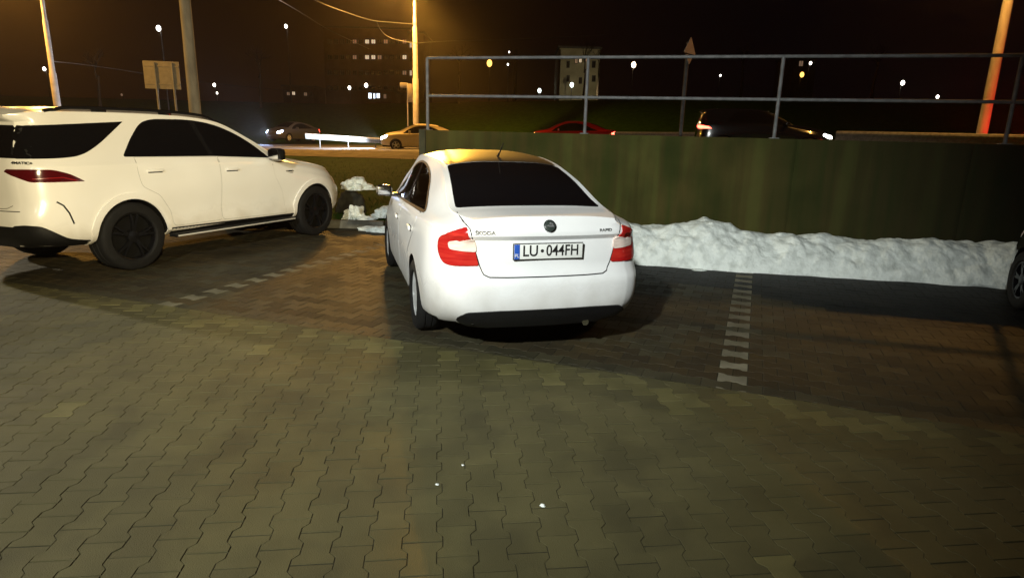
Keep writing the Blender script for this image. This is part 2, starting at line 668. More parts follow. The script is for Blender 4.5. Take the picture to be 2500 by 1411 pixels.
GLE = dict(
    wb=2.995, arch_r=.425, arch_z=.385, well_in=.55,
    stations=[-.98, -.93, -.86, -.75, -.6, -.4, -.15, .2, .6, 1.0, 1.4, 1.7, 2.0, 2.25, 2.5, 2.8, 3.1, 3.4, 3.6, 3.72, 3.8],
    tab=dict(
        zc=[(-.98, 1.723), (-.75, 1.763), (-.4, 1.786), (.2, 1.800), (.6, 1.800), (1.0, 1.790), (1.4, 1.753), (1.7, 1.652), (2.0, 1.499), (2.25, 1.357), (2.5, 1.235), (2.8, 1.195), (3.1, 1.155), (3.4, 1.100), (3.6, 1.040), (3.72, 0.980), (3.8, 0.920)],
        z8=[(-.98, 1.683), (-.75, 1.720), (-.4, 1.736), (.2, 1.746), (.6, 1.744), (1.0, 1.733), (1.4, 1.693), (1.7, 1.597), (2.0, 1.449), (2.25, 1.307), (2.5, 1.190), (2.8, 1.150), (3.1, 1.110), (3.4, 1.050), (3.6, 0.985), (3.72, 0.920), (3.8, 0.860)],
        y8=[(-.98, .56), (-.86, .62), (-.6, .665), (0, .685), (1, .69), (1.7, .69), (2.25, .76), (2.5, .79), (3.1, .78), (3.4, .73), (3.6, .66), (3.8, .53)],
        z6=[(-.98, 1.25), (0, 1.255), (1, 1.245), (2, 1.215), (2.5, 1.13), (3.1, 1.03), (3.4, .97), (3.6, .90), (3.8, .79)],
        y6=[(-.98, .65), (-.93, .755), (-.86, .81), (-.75, .85), (-.6, .877), (-.4, .892), (0, .90), (1, .905), (2, .90), (2.5, .89), (3.1, .875), (3.4, .82), (3.6, .74), (3.72, .67), (3.8, .58)],
        y5=[(-.98, .66), (-.93, .775), (-.86, .84), (-.75, .89), (-.6, .92), (-.4, .935), (0, .943), (1, .943), (2, .938), (2.5, .93), (3.1, .92), (3.4, .865), (3.6, .78), (3.72, .70), (3.8, .61)],
        z4=[(-.98, .88), (0, .9), (1, .9), (2.5, .9), (3.1, .86), (3.8, .68)],
        y4=[(-.98, .68), (-.93, .80), (-.86, .865), (-.75, .915), (-.6, .945), (-.4, .958), (0, .965), (1, .96), (2, .958), (2.8, .962), (3.1, .955), (3.4, .905), (3.6, .82), (3.72, .745), (3.8, .65)],
        z3=[(-.98, .60), (0, .58), (3.8, .52)],
        y3=[(-.98, .68), (-.93, .81), (-.86, .88), (-.75, .93), (-.6, .955), (-.4, .965), (0, .955), (.6, .925), (1, .918), (2, .918), (2.5, .93), (2.8, .957), (3.1, .955), (3.4, .91), (3.6, .83), (3.72, .755), (3.8, .66)],
        z2=[(-.98, .42), (-.4, .40), (0, .40), (3.0, .36), (3.8, .32)],
        y2=[(-.98, .64), (-.86, .84), (-.6, .92), (0, .935), (1, .935), (2, .935), (2.8, .93), (3.1, .92), (3.5, .82), (3.8, .62)],
        zb=[(-.98, .36), (0, .33), (3.8, .28)]),
    rear=[(.3, -.88), (.40, -.97), (.50, -1.02), (.62, -1.03), (.74, -1.02), (.80, -.985), (.95, -.985), (1.12, -.985), (1.2, -.965), (1.255, -.95), (1.45, -.885), (1.6, -.835), (1.635, -.85), (1.66, -.92), (1.69, -.93)],
    rear_zone=(-.62, -.95, -.98, -.05, .7),
    front=[(.28, 3.70), (.45, 3.80), (.7, 3.82), (.85, 3.80), (.95, 3.70)],
    front_zone=(3.5, 3.78, 3.8, .06, .65))


def make_wheel(parent, x, y, side, R, w, rim_r, rim_mat, spokes, style, tyre_mat=None):
    ty = MB()
    s = side
    ty.lathe_y([(rim_r - .01, -w / 2 + .02), (rim_r + .01, -w / 2), (R - .035, -w / 2 - .004), (R - .012, -w / 2 + .012), (R, -w / 2 + .035), (R, -w * .18), (R - .008, -w * .17), (R - .008, -w * .13), (R, -w * .12),
                (R, w * .12), (R - .008, w * .13), (R - .008, w * .17), (R, w * .18), (R, w / 2 - .035), (R - .012, w / 2 - .012), (R - .035, w / 2 + .004), (rim_r + .01, w / 2), (rim_r - .01, w / 2 - .02)], (0, 0, 0), 48)
    t = ty.build('wheel', tyre_mat or MT['tyre'], parent)
    t.location = (x, y, R)
    rm = MB()
    yo = s * (w / 2 - .012)
    yi = s * (w / 2 - .05)
    # lip, barrel, back disc
    rm.lathe_y([(rim_r + .004, yo), (rim_r + .004, yo - s * .02), (rim_r - .018, yi - s * .04), (rim_r - .018, yo - s * .008)], n=48)
    rm.lathe_y([(.001, yi - s * .05), (rim_r - .01, yi - s * .05), (rim_r - .01, yi - s * .06), (.001, yi - s * .06)], n=32, mi=1)
    rm.lathe_y([(.001, yo - s * .004), (.035, yo - s * .004), (.07, yo - s * .014), (.075, yi - s * .03), (.001, yi - s * .03)], n=24)
    for k in range(spokes):
        a = 2 * PI * k / spokes + .2
        for da in ((-.10, .10) if style == 'double' else (0,)):
            w0, w1 = (.03, .02) if style == 'double' else (.075, .10)
            vs = []
            for r, ww, yy in ((.05, w0, yo - s * .012), (rim_r * .6, (w0 + w1) / 2, yo - s * .004), (rim_r - .006, w1, yo - s * .008)):
                for e in (-1, 1):
                    aa = a + da * (r / rim_r) * 1.4 + da * .3
                    for yyy in (yy, yy - s * .035):
                        vs.append((r * math.cos(aa) - e * ww / 2 * math.sin(aa), yyy, r * math.sin(aa) + e * ww / 2 * math.cos(aa)))
            fs = []
            for i in range(2):
                o = i * 4
                fs += [(o, o + 2, o + 6, o + 4), (o + 1, o + 5, o + 7, o + 3), (o, o + 4, o + 5, o + 1), (o + 2, o + 3, o + 7, o + 6)]
            fs += [(0, 1, 3, 2), (8, 10, 11, 9)]
            rm.add(vs, fs)
    rm.build('rim', [rim_mat, MT['well']], t)
    return t


def mirror_uv(poly):
    return [(-p[0],) + tuple(p[1:]) for p in poly]


HEAD = lambda yaw: PI / 2 - yaw

def grime(m, z0, z1, col=(.33, .31, .27), amt=.75):
    n, l = m.node_tree.nodes, m.node_tree.links
    b = n['Principled BSDF']
    src = b.inputs['Base Color'].links[0].from_socket
    tc = n.new('ShaderNodeTexCoord')
    sx = n.new('ShaderNodeSeparateXYZ')
    l.new(tc.outputs['Object'], sx.inputs[0])
    nz = n.new('ShaderNodeTexNoise')
    nz.inputs['Scale'].default_value = 5
    nz.inputs['Detail'].default_value = 7
    l.new(tc.outputs['Object'], nz.inputs['Vector'])
    ma = n.new('ShaderNodeMath')
    ma.operation = 'MULTIPLY_ADD'
    ma.inputs[1].default_value = -.45
    l.new(nz.outputs['Fac'], ma.inputs[0])
    l.new(sx.outputs['Z'], ma.inputs[2])
    mr = n.new('ShaderNodeMapRange')
    mr.inputs['From Min'].default_value = z0 - .22
    mr.inputs['From Max'].default_value = z1 - .22
    mr.inputs['To Min'].default_value = amt
    mr.inputs['To Max'].default_value = 0
    l.new(ma.outputs[0], mr.inputs['Value'])
    mx = n.new('ShaderNodeMix')
    mx.data_type = 'RGBA'
    l.new(mr.outputs[0], mx.inputs['Factor'])
    l.new(src, mx.inputs['A'])
    mx.inputs['B'].default_value = (*col, 1)
    l.new(mx.outputs['Result'], b.inputs['Base Color'])
    m2 = n.new('ShaderNodeMapRange')
    m2.inputs['To Min'].default_value = .22
    m2.inputs['To Max'].default_value = .7
    l.new(mr.outputs[0], m2.inputs['Value'])
    l.new(m2.outputs[0], b.inputs['Roughness'])


grime(MT['white_paint'], .22, .62)
grime(MT['cream_paint'], .36, .62, (.45, .41, .34), .6)
# =================================================================== white liftback saloon
RX, RY, RYAW = -.0159, 5.3119, -.2829
car = empty('parked_car', (RX, RY, 0), HEAD(RYAW), 'white saloon with a black roof and number plate, parked in the middle bay', 'car', 'parked white cars')
SIDEWIN = [(2.20, .935, .02), (2.0, 1.11, .15), (1.62, 1.285, .2), (1.2, 1.348, .25), (.86, 1.335, .2), (.53, 1.248, .12), (.24, 1.12, .05), (-.11, 1.002, .02), (.73, .977, 0), (1.5, .955, 0)]


def win_cutter(poly, y0, y1, m):
    k = MB()
    n = len(poly)
    k.add([(u, y0, v) for u, v in poly] + [(u, y1, v) for u, v in poly], [tuple(range(n)), tuple(range(2 * n))[n:][::-1]] + [(i, i + n, (i + 1) % n + n, (i + 1) % n) for i in range(n)])
    return k.build('cutter', [m], None, smooth=0)


sw = fillet(SIDEWIN, .03)
cuts = [win_cutter(sw, .25, 1.2, MT['cabin'])]
body, bv = make_body(RAPID, MT['white_paint'], car, cutters=cuts, extra_mats=[MT['cabin']])


def clear_glass():
    m, n, l, b = nmat('clear side glass')
    n.remove(b)
    tr = n.new('ShaderNodeBsdfTransparent')
    tr.inputs[0].default_value = (.62, .64, .62, 1)
    gl = n.new('ShaderNodeBsdfGlossy')
    gl.inputs['Roughness'].default_value = .04
    fr = n.new('ShaderNodeFresnel')
    fr.inputs[0].default_value = 1.5
    mx = n.new('ShaderNodeMixShader')
    l.new(fr.outputs[0], mx.inputs[0])
    l.new(tr.outputs[0], mx.inputs[1])
    l.new(gl.outputs[0], mx.inputs[2])
    l.new(mx.outputs[0], n['Material Output'].inputs[0])
    return m


MT['clear_glass'] = clear_glass()
MX_REAR = lambda p: Matrix(((0, 0, -1, p[0]), (-1, 0, 0, p[1]), (0, 1, 0, p[2]), (0, 0, 0, 1)))
MX_RIGHT = lambda p: Matrix(((1, 0, 0, p[0]), (0, 0, -1, p[1]), (0, 1, 0, p[2]), (0, 0, 0, 1)))

# glazing
patch('rear_window', bv, fillet([(-.505, .585), (-.505, -.585), (.33, -.50), (.33, .50)], .05), 'z+', MT['glass'], car, .004, .05)
patch('roof_panel', bv, fillet([(.345, .502), (.345, -.502), (1.58, -.50), (1.58, .50)], .04), 'z+', MT['black_roof'], car, .004, .06)
patch('windscreen', bv, fillet([(1.63, .50), (1.63, -.50), (2.44, -.62), (2.44, .62)], .05), 'z+', MT['glass'], car, .004, .06)
patch('side_window', bv, sw, 'y-', MT['glass'], car, .004, .04)
sg = patch('side_window', bv, sw, 'y+', MT['clear_glass'], car, .001, .05, .002)
pl = patch('window_pillar', bv, [(.98, .985), (1.07, .985), (1.13, 1.335), (1.05, 1.335)], 'y+', MT['black_gloss'], car, .004, .04)
ribbon('window_trim', bv, [sw + [sw[0]]], 'y+', MT['black_plastic'], car, .02, .005)
for nm, sx, zc, h in (('rear_seat', .46, .93, .36), ('front_seat', 1.25, .96, .42)):
    q = MB()
    q.box((sx, .52, zc - .12), (.16, .46, h), Matrix.Rotation(-.2, 3, 'Y'), bev=.05)
    q.box((sx - .06, .52, zc + .17), (.1, .26, .18), Matrix.Rotation(-.2, 3, 'Y'), bev=.04)
    q.build(nm, MT['seat'], car)
# tail lights
TL = [(-.912, .574, .992), (-.926, .500, .724), (-.873, .681, .720), (-.827, .734, .733), (-.775, .775, .82), (-.751, .748, .908), (-.84, .66, .955)]
TLW = [(-.832, .697, .882), (-.93, .548, .918), (-.925, .522, .818), (-.847, .691, .832)]
for ax in ('dl', 'dr'):
    sgn = 1 if ax == 'dl' else -1
    pd = [(DU(x, y), z) for x, y, z in TL]
    t = patch('tail_light', bv, fillet([(-p[1] if 0 else p[0], p[1], r) for p, r in zip(pd, (.02, .015, .03, .04, .05, .05, .05))], .03), ax, MT['red_lens'], car, .010, .025)
    # a pd coordinate u = (x+|y|)/sqrt2 runs the same way on both sides
    patch('reflector', bv, fillet([(DU(x, y), z) for x, y, z in TLW], .02), ax, MT['clear_lens'], t, .014, .02)
# tailgate gap
half = [(.600, 1.062), (.592, 1.02), (.566, .985), (.535, .86), (.495, .722), (.468, .66), (.43, .643), (.30, .640), (0, .640)]
ribbon('tailgate_gap', bv, [half, mirror_uv(half)], 'x-', MT['seam'], car, .007, .003, .02)
# black lower bumper, exhaust
dh = [(.655, .335), (.63, .365), (.59, .392), (.35, .402), (0, .404)]
dh = dh + mirror_uv(dh[:-1])[::-1] + [(-.62, .305), (-.54, .262), (.54, .262), (.62, .305)]
patch('lower_bumper', bv, fillet(dh, .03), 'x-', MT['black_plastic'], car, .012, .04)
for yy in (.045,):
    MB().tube([(-.93, -.33, .262), (-.80, -.33, .265), (-.5, -.31, .27)], [.026, .026, .024], 16).build('exhaust_pipe', MT['chrome'], car)
# doors and handles
RD = [(1.06, .25), (1.095, .962), (-.03, .985), (.10, .80), (.36, .60), (.42, .34), (.46, .25)]
FD = [(1.085, .25), (1.118, .962), (2.17, .918), (2.20, .70), (2.12, .25)]
for ax, sy in (('y+', 1), ('y-', -1)):
    for nm, pol, hx, hz in (('rear_door', RD, .27, .826), ('front_door', FD, 1.33, .79)):
        d = patch(nm, bv, fillet(pol, .05), ax, MT['white_paint'], car, .003, .06, .004)
        ol = fillet(pol, .05)
        ribbon('door_gap', bv, [ol + [ol[0]]], ax, MT['seam'], d, .010, .0012, .05)
        hp, hn = cast(bv, ax, hx, hz, .018)
        MB().box(hp, (.17, .022, .034), bev=.009).box(hp - hn * .013 + Vector((-.02, 0, -.004)), (.13, .006, .05), mi=1, bev=.002).build('door_handle', [MT['white_paint'], MT['seam']], d)
# mirrors
for sy in (1, -1):
    m = MB().box((1.83, .925 * sy, 1.0), (.11, .17, .12), Matrix.Rotation(.1 * sy, 3, 'Z'), bev=.045).box((1.87, .82 * sy, .955), (.07, .12, .04), bev=.012).build('wing_mirror', MT['black_gloss'], car)
    MB().box((1.772, .93 * sy, 1.0), (.008, .13, .08), Matrix.Rotation(.16 * sy, 3, 'Z'), bev=.003).build('mirror_glass', MT['chrome'], m)
# plate
p = MB().box((0, 0, 0), (.524, .012, .117), bev=.004).build('licence_plate', MT['plate_black'], car)
p.matrix_local = Matrix(((0, -1, 0, -.977), (1, 0, 0, .005), (0, 0, 1, .824), (0, 0, 0, 1)))
# plate local frame: x along car y, y toward the rear is -x of the car
MB().box((0, .0065, .0), (.512, .004, .105), bev=.001).build('plate_face', MT['plate'], p)
MB().box((.235, .0088, .0), (.040, .003, .104), bev=.0008).build('plate_band', MT['plate_blue'], p)
PM = lambda x, z, y=.010: Matrix(((-1, 0, 0, x), (0, 0, 1, y), (0, 1, 0, z), (0, 0, 0, 1)))
text_mesh('plate_text', 'LU', .110, MT['plate_black'], p, PM(.137, .002), .001, .90, bold=.0012)
text_mesh('plate_text', '044FH', .110, MT['plate_black'], p, PM(-.104, .002), .001, .84, bold=.0012)
text_mesh('plate_text', 'PL', .038, MT['plate'], p, PM(.235, -.028, .0112), .0005, .9)
MB().lathe_y([(.001, 0), (.012, 0), (.012, .002), (.001, .002)], (.049, .009, .004), 16).build('plate_sticker', MT['plate_black'], p)
# round badge
bp, bn = cast(bv, 'x-', 0.0, .998, .0)
e = MB()
e.lathe_y([(.001, 0), (.040, 0), (.040, .006), (.036, .009), (.001, .009)], (0, 0, 0), 40)
e = e.build('badge', mat('badge black', (.03, .04, .035), .3), car)
b2, _ = cast(bv, 'x-', 0.0, .95, .0)
b3, _ = cast(bv, 'x-', 0.0, 1.045, .0)
e.matrix_local = Matrix.Translation((min(bp.x, (b2.x + b3.x) / 2) - .004, 0, .998)) @ Matrix.Rotation(math.atan2(b3.x - b2.x, .095), 4, 'Y') @ Matrix(((0, -1, 0, 0), (1, 0, 0, 0), (0, 0, 1, 0), (0, 0, 0, 1)))
r = MB().lathe_y([(.041, .002), (.046, .002), (.046, .011), (.041, .011)], (0, 0, 0), 40)
r.build('badge_ring', MT['chrome'], e)
ar = MB()
for pts in ([(-.030, -.006), (.006, -.006), (.006, -.0034), (.030, -.001), (.006, .010), (.006, .003), (-.030, .003)],
            [(-.012, .006), (.004, .013), (-.002, .028), (-.012, .026)], [(-.017, .005), (-.014, .024), (-.024, .018), (-.026, .006)]):
    n = len(pts)
    ar.add([(x, .0092, z) for x, z in pts] + [(x, .012, z) for x, z in pts], [tuple(range(n)), tuple(range(n, 2 * n))[::-1]] + [(i, (i + 1) % n, (i + 1) % n + n, i + n) for i in range(n)])
ar.build('badge_arrow', MT['galv'], e, smooth=0)
for body_t, y, z, sz in (('ŠKODA', .462, .955, .034), ('RAPID', -.440, .962, .030)):
    q, nn = cast(bv, 'x-', y, z, .001)
    mt = MX_REAR(q)
    if abs(nn.y) > .01:
        mt = Matrix.Translation(q) @ Matrix.Rotation(math.atan2(-nn.y, -nn.x), 4, 'Z') @ Matrix.Translation(-q) @ mt
    text_mesh('lettering', body_t, sz, MT['galv'], car, mt, .003, 1.25, bold=.0006)
# aerial, lamps, grille
MB().tube([(.52, 0, 1.425), (.44, 0, 1.47), (.33, 0, 1.545)], [.012, .006, .004], 8).build('roof_aerial', MT['black_plastic'], car)
for sy in (1, -1):
    patch('headlight', bv, fillet([(sy * .36, .66), (sy * .55, .70), (sy * .57, .60), (sy * .36, .57)], .03), 'x+', MT['clear_lens'], car, .006, .03)
patch('grille', bv, fillet([(.32, .70), (-.32, .70), (-.28, .58), (.28, .58)], .03), 'x+', MT['black_plastic'], car, .008, .04)
for wx in (0, 2.602):
    for sy in (1, -1):
        make_wheel(car, wx, .752 * sy, sy, .302, .185, .195, MT['silver'], 7, 'single')
# red screen behind the tailgate: white shelf seen through the rear glass
# =================================================================== white off-roader
GX, GY, GYAW = -5.1758, 7.4018, .4197
suv = empty('parked_car', (GX, GY, 0), HEAD(GYAW), 'large white off-roader with black wheels and dark windows, parked at the left edge', 'car', 'parked white cars')
gbody, gv = make_body(GLE, MT['cream_paint'], suv)
GW = fillet([(.005, 1.270, .04), (.17, 1.46, .06), (.36, 1.645, .10), (.52, 1.69, .10), (1.05, 1.70, .2), (1.42, 1.645, .2), (1.78, 1.515, .2), (2.02, 1.36, .1), (2.16, 1.212, .02), (1.2, 1.255, 0)], .05)
GQ = fillet([(-.945, 1.262, .01), (-.60, 1.268, .15), (-.41, 1.295, .12), (-.19, 1.41, .1), (.165, 1.650, .015), (-.55, 1.600, .05), (-.80, 1.585, .02)], .03)
GRD = [(.13, 1.262, .01), (.125, 1.10), (.15, .943), (.36, .83), (.50, .62), (.52, .445), (1.225, .445), (1.240, 1.245, .01)]
GFD = [(1.255, 1.245, .01), (1.24, .445), (2.38, .42), (2.30, .75), (2.165, .963), (2.16, 1.195, .01)]
for ax, sy in (('y-', -1), ('y+', 1)):
    wt = patch('window_trim', gv, GW, ax, MT['black_gloss'], suv, .003, .05)
    patch('rear_side_window', gv, fillet([(.025, 1.280), (.19, 1.46), (.37, 1.635), (.52, 1.677), (1.02, 1.688), (1.14, 1.268)], .04), ax, MT['glass'], wt, .006, .05, .004)
    patch('front_side_window', gv, fillet([(1.20, 1.265), (1.10, 1.685), (1.42, 1.632), (1.77, 1.503), (2.0, 1.355), (2.12, 1.222)], .04), ax, MT['glass'], wt, .006, .05, .004)
    patch('quarter_window', gv, GQ, ax, MT['glass'], suv, .004, .04)
    for nm, pol, hx, hz in (('rear_door', GRD, .335, 1.112), ('front_door', GFD, 1.43, 1.084)):
        ol = fillet(pol, .05)
        d = patch(nm, gv, ol, ax, MT['cream_paint'], suv, .003, .07, .004)
        ribbon('door_gap', gv, [ol + [ol[0]]], ax, MT['seam_soft'], d, .006, .0012, .05)
        hp, hn = cast(gv, ax, hx, hz, .016)
        MB().box(hp, (.20, .024, .030), bev=.009).box(hp - hn * .012 + Vector((0, 0, -.018)), (.18, .006, .018), mi=1, bev=.002).build('door_handle', [MT['cream_paint'], MT['seam']], d)
    ax_d = 'dr' if sy < 0 else 'dl'
    cw = [(-.99, .60, 1.266), (-.90, .755, 1.266), (-.80, .835, 1.266), (-.68, .80, 1.55), (-.76, .69, 1.588), (-.87, .56, 1.578)]
    patch('window_trim', gv, [(DU(x, y), z) for x, y, z in cw], ax_d, MT['black_plastic'], suv, .0022, .04)
    TLG = [(-.47, .943, 1.033), (-.60, .924, 1.115), (-.74, .889, 1.160), (-.90, .77, 1.163), (-1.00, .60, 1.160), (-1.0, .56, 1.135), (-.985, .664, 1.098), (-.914, .811, 1.038)]
    patch('tail_light', gv, fillet([(DU(x, y), z, r) for (x, y, z), r in zip(TLG, (.01, .05, .05, .02, .01, .01, .05, .03))], .02), ax_d, MT['dark_red'], suv, .008, .03)
    patch('light_bar', gv, fillet([(DU(x, y), z) for x, y, z in ((-.53, .938, 1.044), (-.66, .91, 1.085), (-.88, .80, 1.075), (-.88, .80, 1.066), (-.66, .91, 1.074), (-.56, .933, 1.04))], .004), ax_d, MT['bar_red'], suv, .0105, .02)
    LB = [(-1.035, .62, .603), (-.99, .76, .617), (-.915, .87, .605), (-.83, .906, .547), (-.69, .92, .454), (-.44, .914, .405), (-.42, .90, .345), (-.75, .80, .345), (-1.0, .58, .345)]
    patch('lower_bumper', gv, fillet([(DU(x, y), z) for x, y, z in LB], .04), ax_d, MT['black_plastic'], suv, .008, .04)
    ribbon('air_slot', gv, [[(-.76, .84), (-.71, .80), (-.67, .72), (-.64, .605)]], ax, MT['black_plastic'], suv, .016, .004)
    # flares round the wheel openings
    for wx in (0, 2.995):
        a0, a1 = -.16, PI + .16
        arc = []
        for k in range(33):
            a = a0 + (a1 - a0) * k / 32
            arc.append((wx + .428 * math.cos(a), .385 + .428 * math.sin(a)))
        for k in range(33):
            a = a1 - (a1 - a0) * k / 32
            rr = .495 if .25 < a < PI - .25 else .478
            arc.append((wx + rr * math.cos(a), .385 + rr * math.sin(a)))
        patch('wheel_arch', gv, arc, ax, MT['cream_paint'], suv, .016, .04, .02)
    patch('sill', gv, [(.42, .43), (2.52, .40), (2.52, .345), (.42, .345)], ax, MT['black_plastic'], suv, .007, .05)
    st = MB().box((1.48, sy * .945, .335), (2.0, .13, .045), bev=.012).build('side_step', MT['black_plastic'], suv)
    MB().box((1.48, sy * 1.0145, .332), (1.96, .008, .018), bev=.003).build('step_trim', MT['bright_trim'], st)
    m = MB().box((2.16, sy * 1.02, 1.265), (.13, .23, .17), Matrix.Rotation(-.1 * sy, 3, 'Z'), bev=.05).box((2.2, sy * .91, 1.20), (.08, .12, .05), bev=.015).build('wing_mirror', MT['black_gloss'], suv)
    MB().box((2.088, sy * 1.025, 1.265), (.008, .18, .12), bev=.003).build('mirror_glass', MT['chrome'], m)
    rl = MB()
    pts = []
    for k in range(25):
        x = -.62 + k * (2.15 / 24)
        q, nn = cast(gv, 'z+', x, sy * .665, 0)
        lift = .034 * smooth01((x + .62) / .25) * smooth01((1.53 - x) / .25)
        pts.append((q.x, q.y, q.z + .006 + float(lift)))
    rl.tube(pts, [.02] * 25, 8)
    for x in (-.05, .75):
        q, nn = cast(gv, 'z+', x, sy * .665, 0)
        rl.box((x, q.y, q.z + .015), (.16, .03, .05), bev=.01)
    rl.build('roof_rail', MT['black_gloss'], suv)
    patch('headlight', gv, fillet([(sy * .42, .86), (sy * .66, .90), (sy * .68, .76), (sy * .42, .74)], .04), 'x+', MT['clear_lens'], suv, .008, .04)
patch('rear_window', gv, fillet([(.73, 1.265), (-.73, 1.265), (-.64, 1.585), (.64, 1.585)], .04), 'x-', MT['glass'], suv, .005, .05)
patch('rear_diffuser', gv, fillet([(.70, .590), (-.70, .590), (-.62, .345), (.62, .345)], .03), 'x-', MT['black_plastic'], suv, .0055, .05)
patch('windscreen', gv, fillet([(1.55, .60), (1.55, -.60), (2.42, -.74), (2.42, .74)], .05), 'z+', MT['glass'], suv, .005, .06)
patch('grille', gv, fillet([(.38, .84), (-.38, .84), (-.34, .52), (.34, .52)], .05), 'x+', MT['black_plastic'], suv, .010, .05)
ribbon('bumper_crease', gv, [[(-.72, .748), (-.45, .742), (0, .74), (.45, .742), (.72, .748)]], 'x-', MT['seam'], suv, .008, .003)
tgap = [(.62, .80), (.56, .772), (.5, .765), (0, .765)]
ribbon('tailgate_gap', gv, [tgap, mirror_uv(tgap)], 'x-', MT['seam_soft'], suv, .007, .003)
q, nn = cast(gv, 'dr', DU(-.93, .74), 1.222, .001)
text_mesh('lettering', '4MATIC+', .036, MT['dark_rim'], suv, Matrix.Translation(q) @ Matrix.Rotation(math.atan2(-nn.y, -nn.x), 4, 'Z') @ Matrix.Translation(-q) @ MX_REAR(q), .003, 1.4, bold=.0012)
q, nn = cast(gv, 'y-', 2.47, 1.007, .001)
text_mesh('lettering', 'TURBO', .030, MT['dark_rim'], suv, MX_RIGHT(q + Vector((0, 0, .012))), .003, 1.5, bold=.0008)
text_mesh('lettering', '4MATIC+', .022, MT['dark_rim'], suv, MX_RIGHT(q + Vector((0, 0, -.018))), .003, 1.5, bold=.0008)
for wx in (0, 2.995):
    for sy in (1, -1):
        make_wheel(suv, wx, .815 * sy, sy, .385, .285, .27, MT['dark_rim'], 5, 'double')
# =================================================================== the setting
WALL_Y = lambda x: 9.46 - .254 * x                    # foot of the wall, camera side
B_D = Vector((math.cos(R_(-19.6)), math.sin(R_(-19.6))))   # direction of the bay boundary
B_P = Vector((0, 4.42))
road_near = lambda x: min(31., max(17., 24.5 - .42 * x))
road_z = lambda x: .80 + .02 * max(-20, min(20, x))
lerp = lambda a, b, t: a + (b - a) * t
s01 = lambda t: max(0., min(1., t)) ** 2 * (3 - 2 * max(0., min(1., t)))


def terr(x, y):
    kerb = 10.75 if x < -1.5 else WALL_Y(x) + .3
    kerb = lerp(10.75, WALL_Y(x) + .3, s01((x + 1.9) / .5))
    yn = road_near(x)
    if y < kerb:
        return -.05
    rz = road_z(x)
    if y < yn:
        t = (y - kerb) / (yn - kerb)
        return .06 + (rz - .06) * (t * .75 + .25 * s01(t))
    if y < yn + 19:
        return rz
    far = y - yn - 19
    h = rz + 3.6 * s01(far / 16) + .022 * max(0, far - 8)
    if far > 20:
        h += .8 * noise.noise(Vector((x * .03, y * .03, 0))) * s01((far - 20) / 40)
    return h


def grid_obj(name, xs, ys, f, m, smooth=30):
    mb = MB()
    nx = len(xs)
    mb.add([(x, y, f(x, y)) for y in ys for x in xs], [(j * nx + i, j * nx + i + 1, (j + 1) * nx + i + 1, (j + 1) * nx + i) for j in range(len(ys) - 1) for i in range(nx - 1)])
    return mb.build(name, m, smooth=180, fixn=False)


def frange(a, b, s):
    n = int(round((b - a) / s))
    return [a + (b - a) * i / n for i in range(n + 1)]


grass_m = noisy('dark turf', (.012, .042, .002), (.024, .066, .006), 3.0, .95, bump=.8, bscale=25, spec=.1)
xs = [-300, -200, -140, -100, -75, -60] + frange(-50, -12, 2) + frange(-11.5, 12, .5) + frange(13, 50, 2) + [60, 75, 100, 140, 200, 300]
ys = [-60, -30, -12] + frange(-6, 8, 2) + frange(8.5, 32, .5) + frange(33, 75, 2) + [80, 90, 100, 120, 150, 190, 250, 350, 450, 600]
struct(grid_obj('terrain', xs, ys, terr, grass_m))
# road with a pale verge
road_m = noisy('asphalt', (.040, .038, .036), (.065, .062, .058), 1.2, .75, bump=.3, bscale=60)
rx = frange(-90, 90, 1.5)
mb = MB()
V = []
for x in rx:
    for t in frange(0, 19, 1):
        V.append((x, road_near(x) + t, road_z(x) + .02))
mb.add(V, [(i * 20 + j, (i + 1) * 20 + j, (i + 1) * 20 + j + 1, i * 20 + j + 1) for i in range(len(rx) - 1) for j in range(19)])
struct(mb.build('road', road_m, smooth=180, fixn=False))
mb = MB()
V = []
for x in rx:
    yn = road_near(x)
    z = road_z(x)
    V += [(x, yn - 2.6, terr(x, yn - 2.6) + .015), (x, yn - .16, max(z + .125, terr(x, yn - .16) + .02)), (x, yn - .02, z + .13), (x, yn, z + .02)]
mb.add(V, [(i * 4 + j, (i + 1) * 4 + j, (i + 1) * 4 + j + 1, i * 4 + j + 1) for i in range(len(rx) - 1) for j in range(3)])
struct(mb.build('verge', noisy('sandy verge', (.14, .12, .085), (.24, .21, .15), 2, .95, bump=.5), smooth=30, fixn=False))
# lane line
mb = MB()
for x in frange(-80, 80, 6):
    y0 = road_near(x) + 8.6
    mb.add([(x, y0, road_z(x) + .026), (x + 2, road_near(x + 2) + 8.6, road_z(x + 2) + .026), (x + 2, road_near(x + 2) + 8.75, road_z(x + 2) + .026), (x, y0 + .15, road_z(x) + .026)], [(0, 1, 2, 3)])
struct(mb.build('lane_marking', mat('road paint', (.6, .6, .56), .7), smooth=0))

# ---- paving
joint_m = noisy('joint sand', (.017, .0145, .005), (.034, .029, .012), 20, .95)
mb = MB()
mb.add([(-40, -30, -.0034), (40, -30, -.0034), (40, -1, -.0034), (-40, 20, -.0034)], [(0, 1, 2, 3)])
bed = MB()
bx = frange(-14, 14, 1)
bed.add([(x, -14, -.0034) for x in bx] + [(x, lerp(10.62, WALL_Y(x) + .02, s01((x + 1.9) / .5)), -.0034) for x in bx], [(i, i + 1, len(bx) + i + 1, len(bx) + i) for i in range(len(bx) - 1)])
struct(bed.build('paving_bed', joint_m, smooth=0))


def w_prof(u):
    u = abs(u)
    return .0825 if u > .064 else (.0575 if u < .036 else .0575 + (.025) * (u - .036) / .028)


US = [-.1, -.064, -.036, .036, .064, .1]


def paver_verts(inset, du):
    up = [(max(-.1 + du, min(.1 - du, u)), w_prof(u) - inset) for u in US]
    return up + [(u, -w) for u, w in reversed(up)]


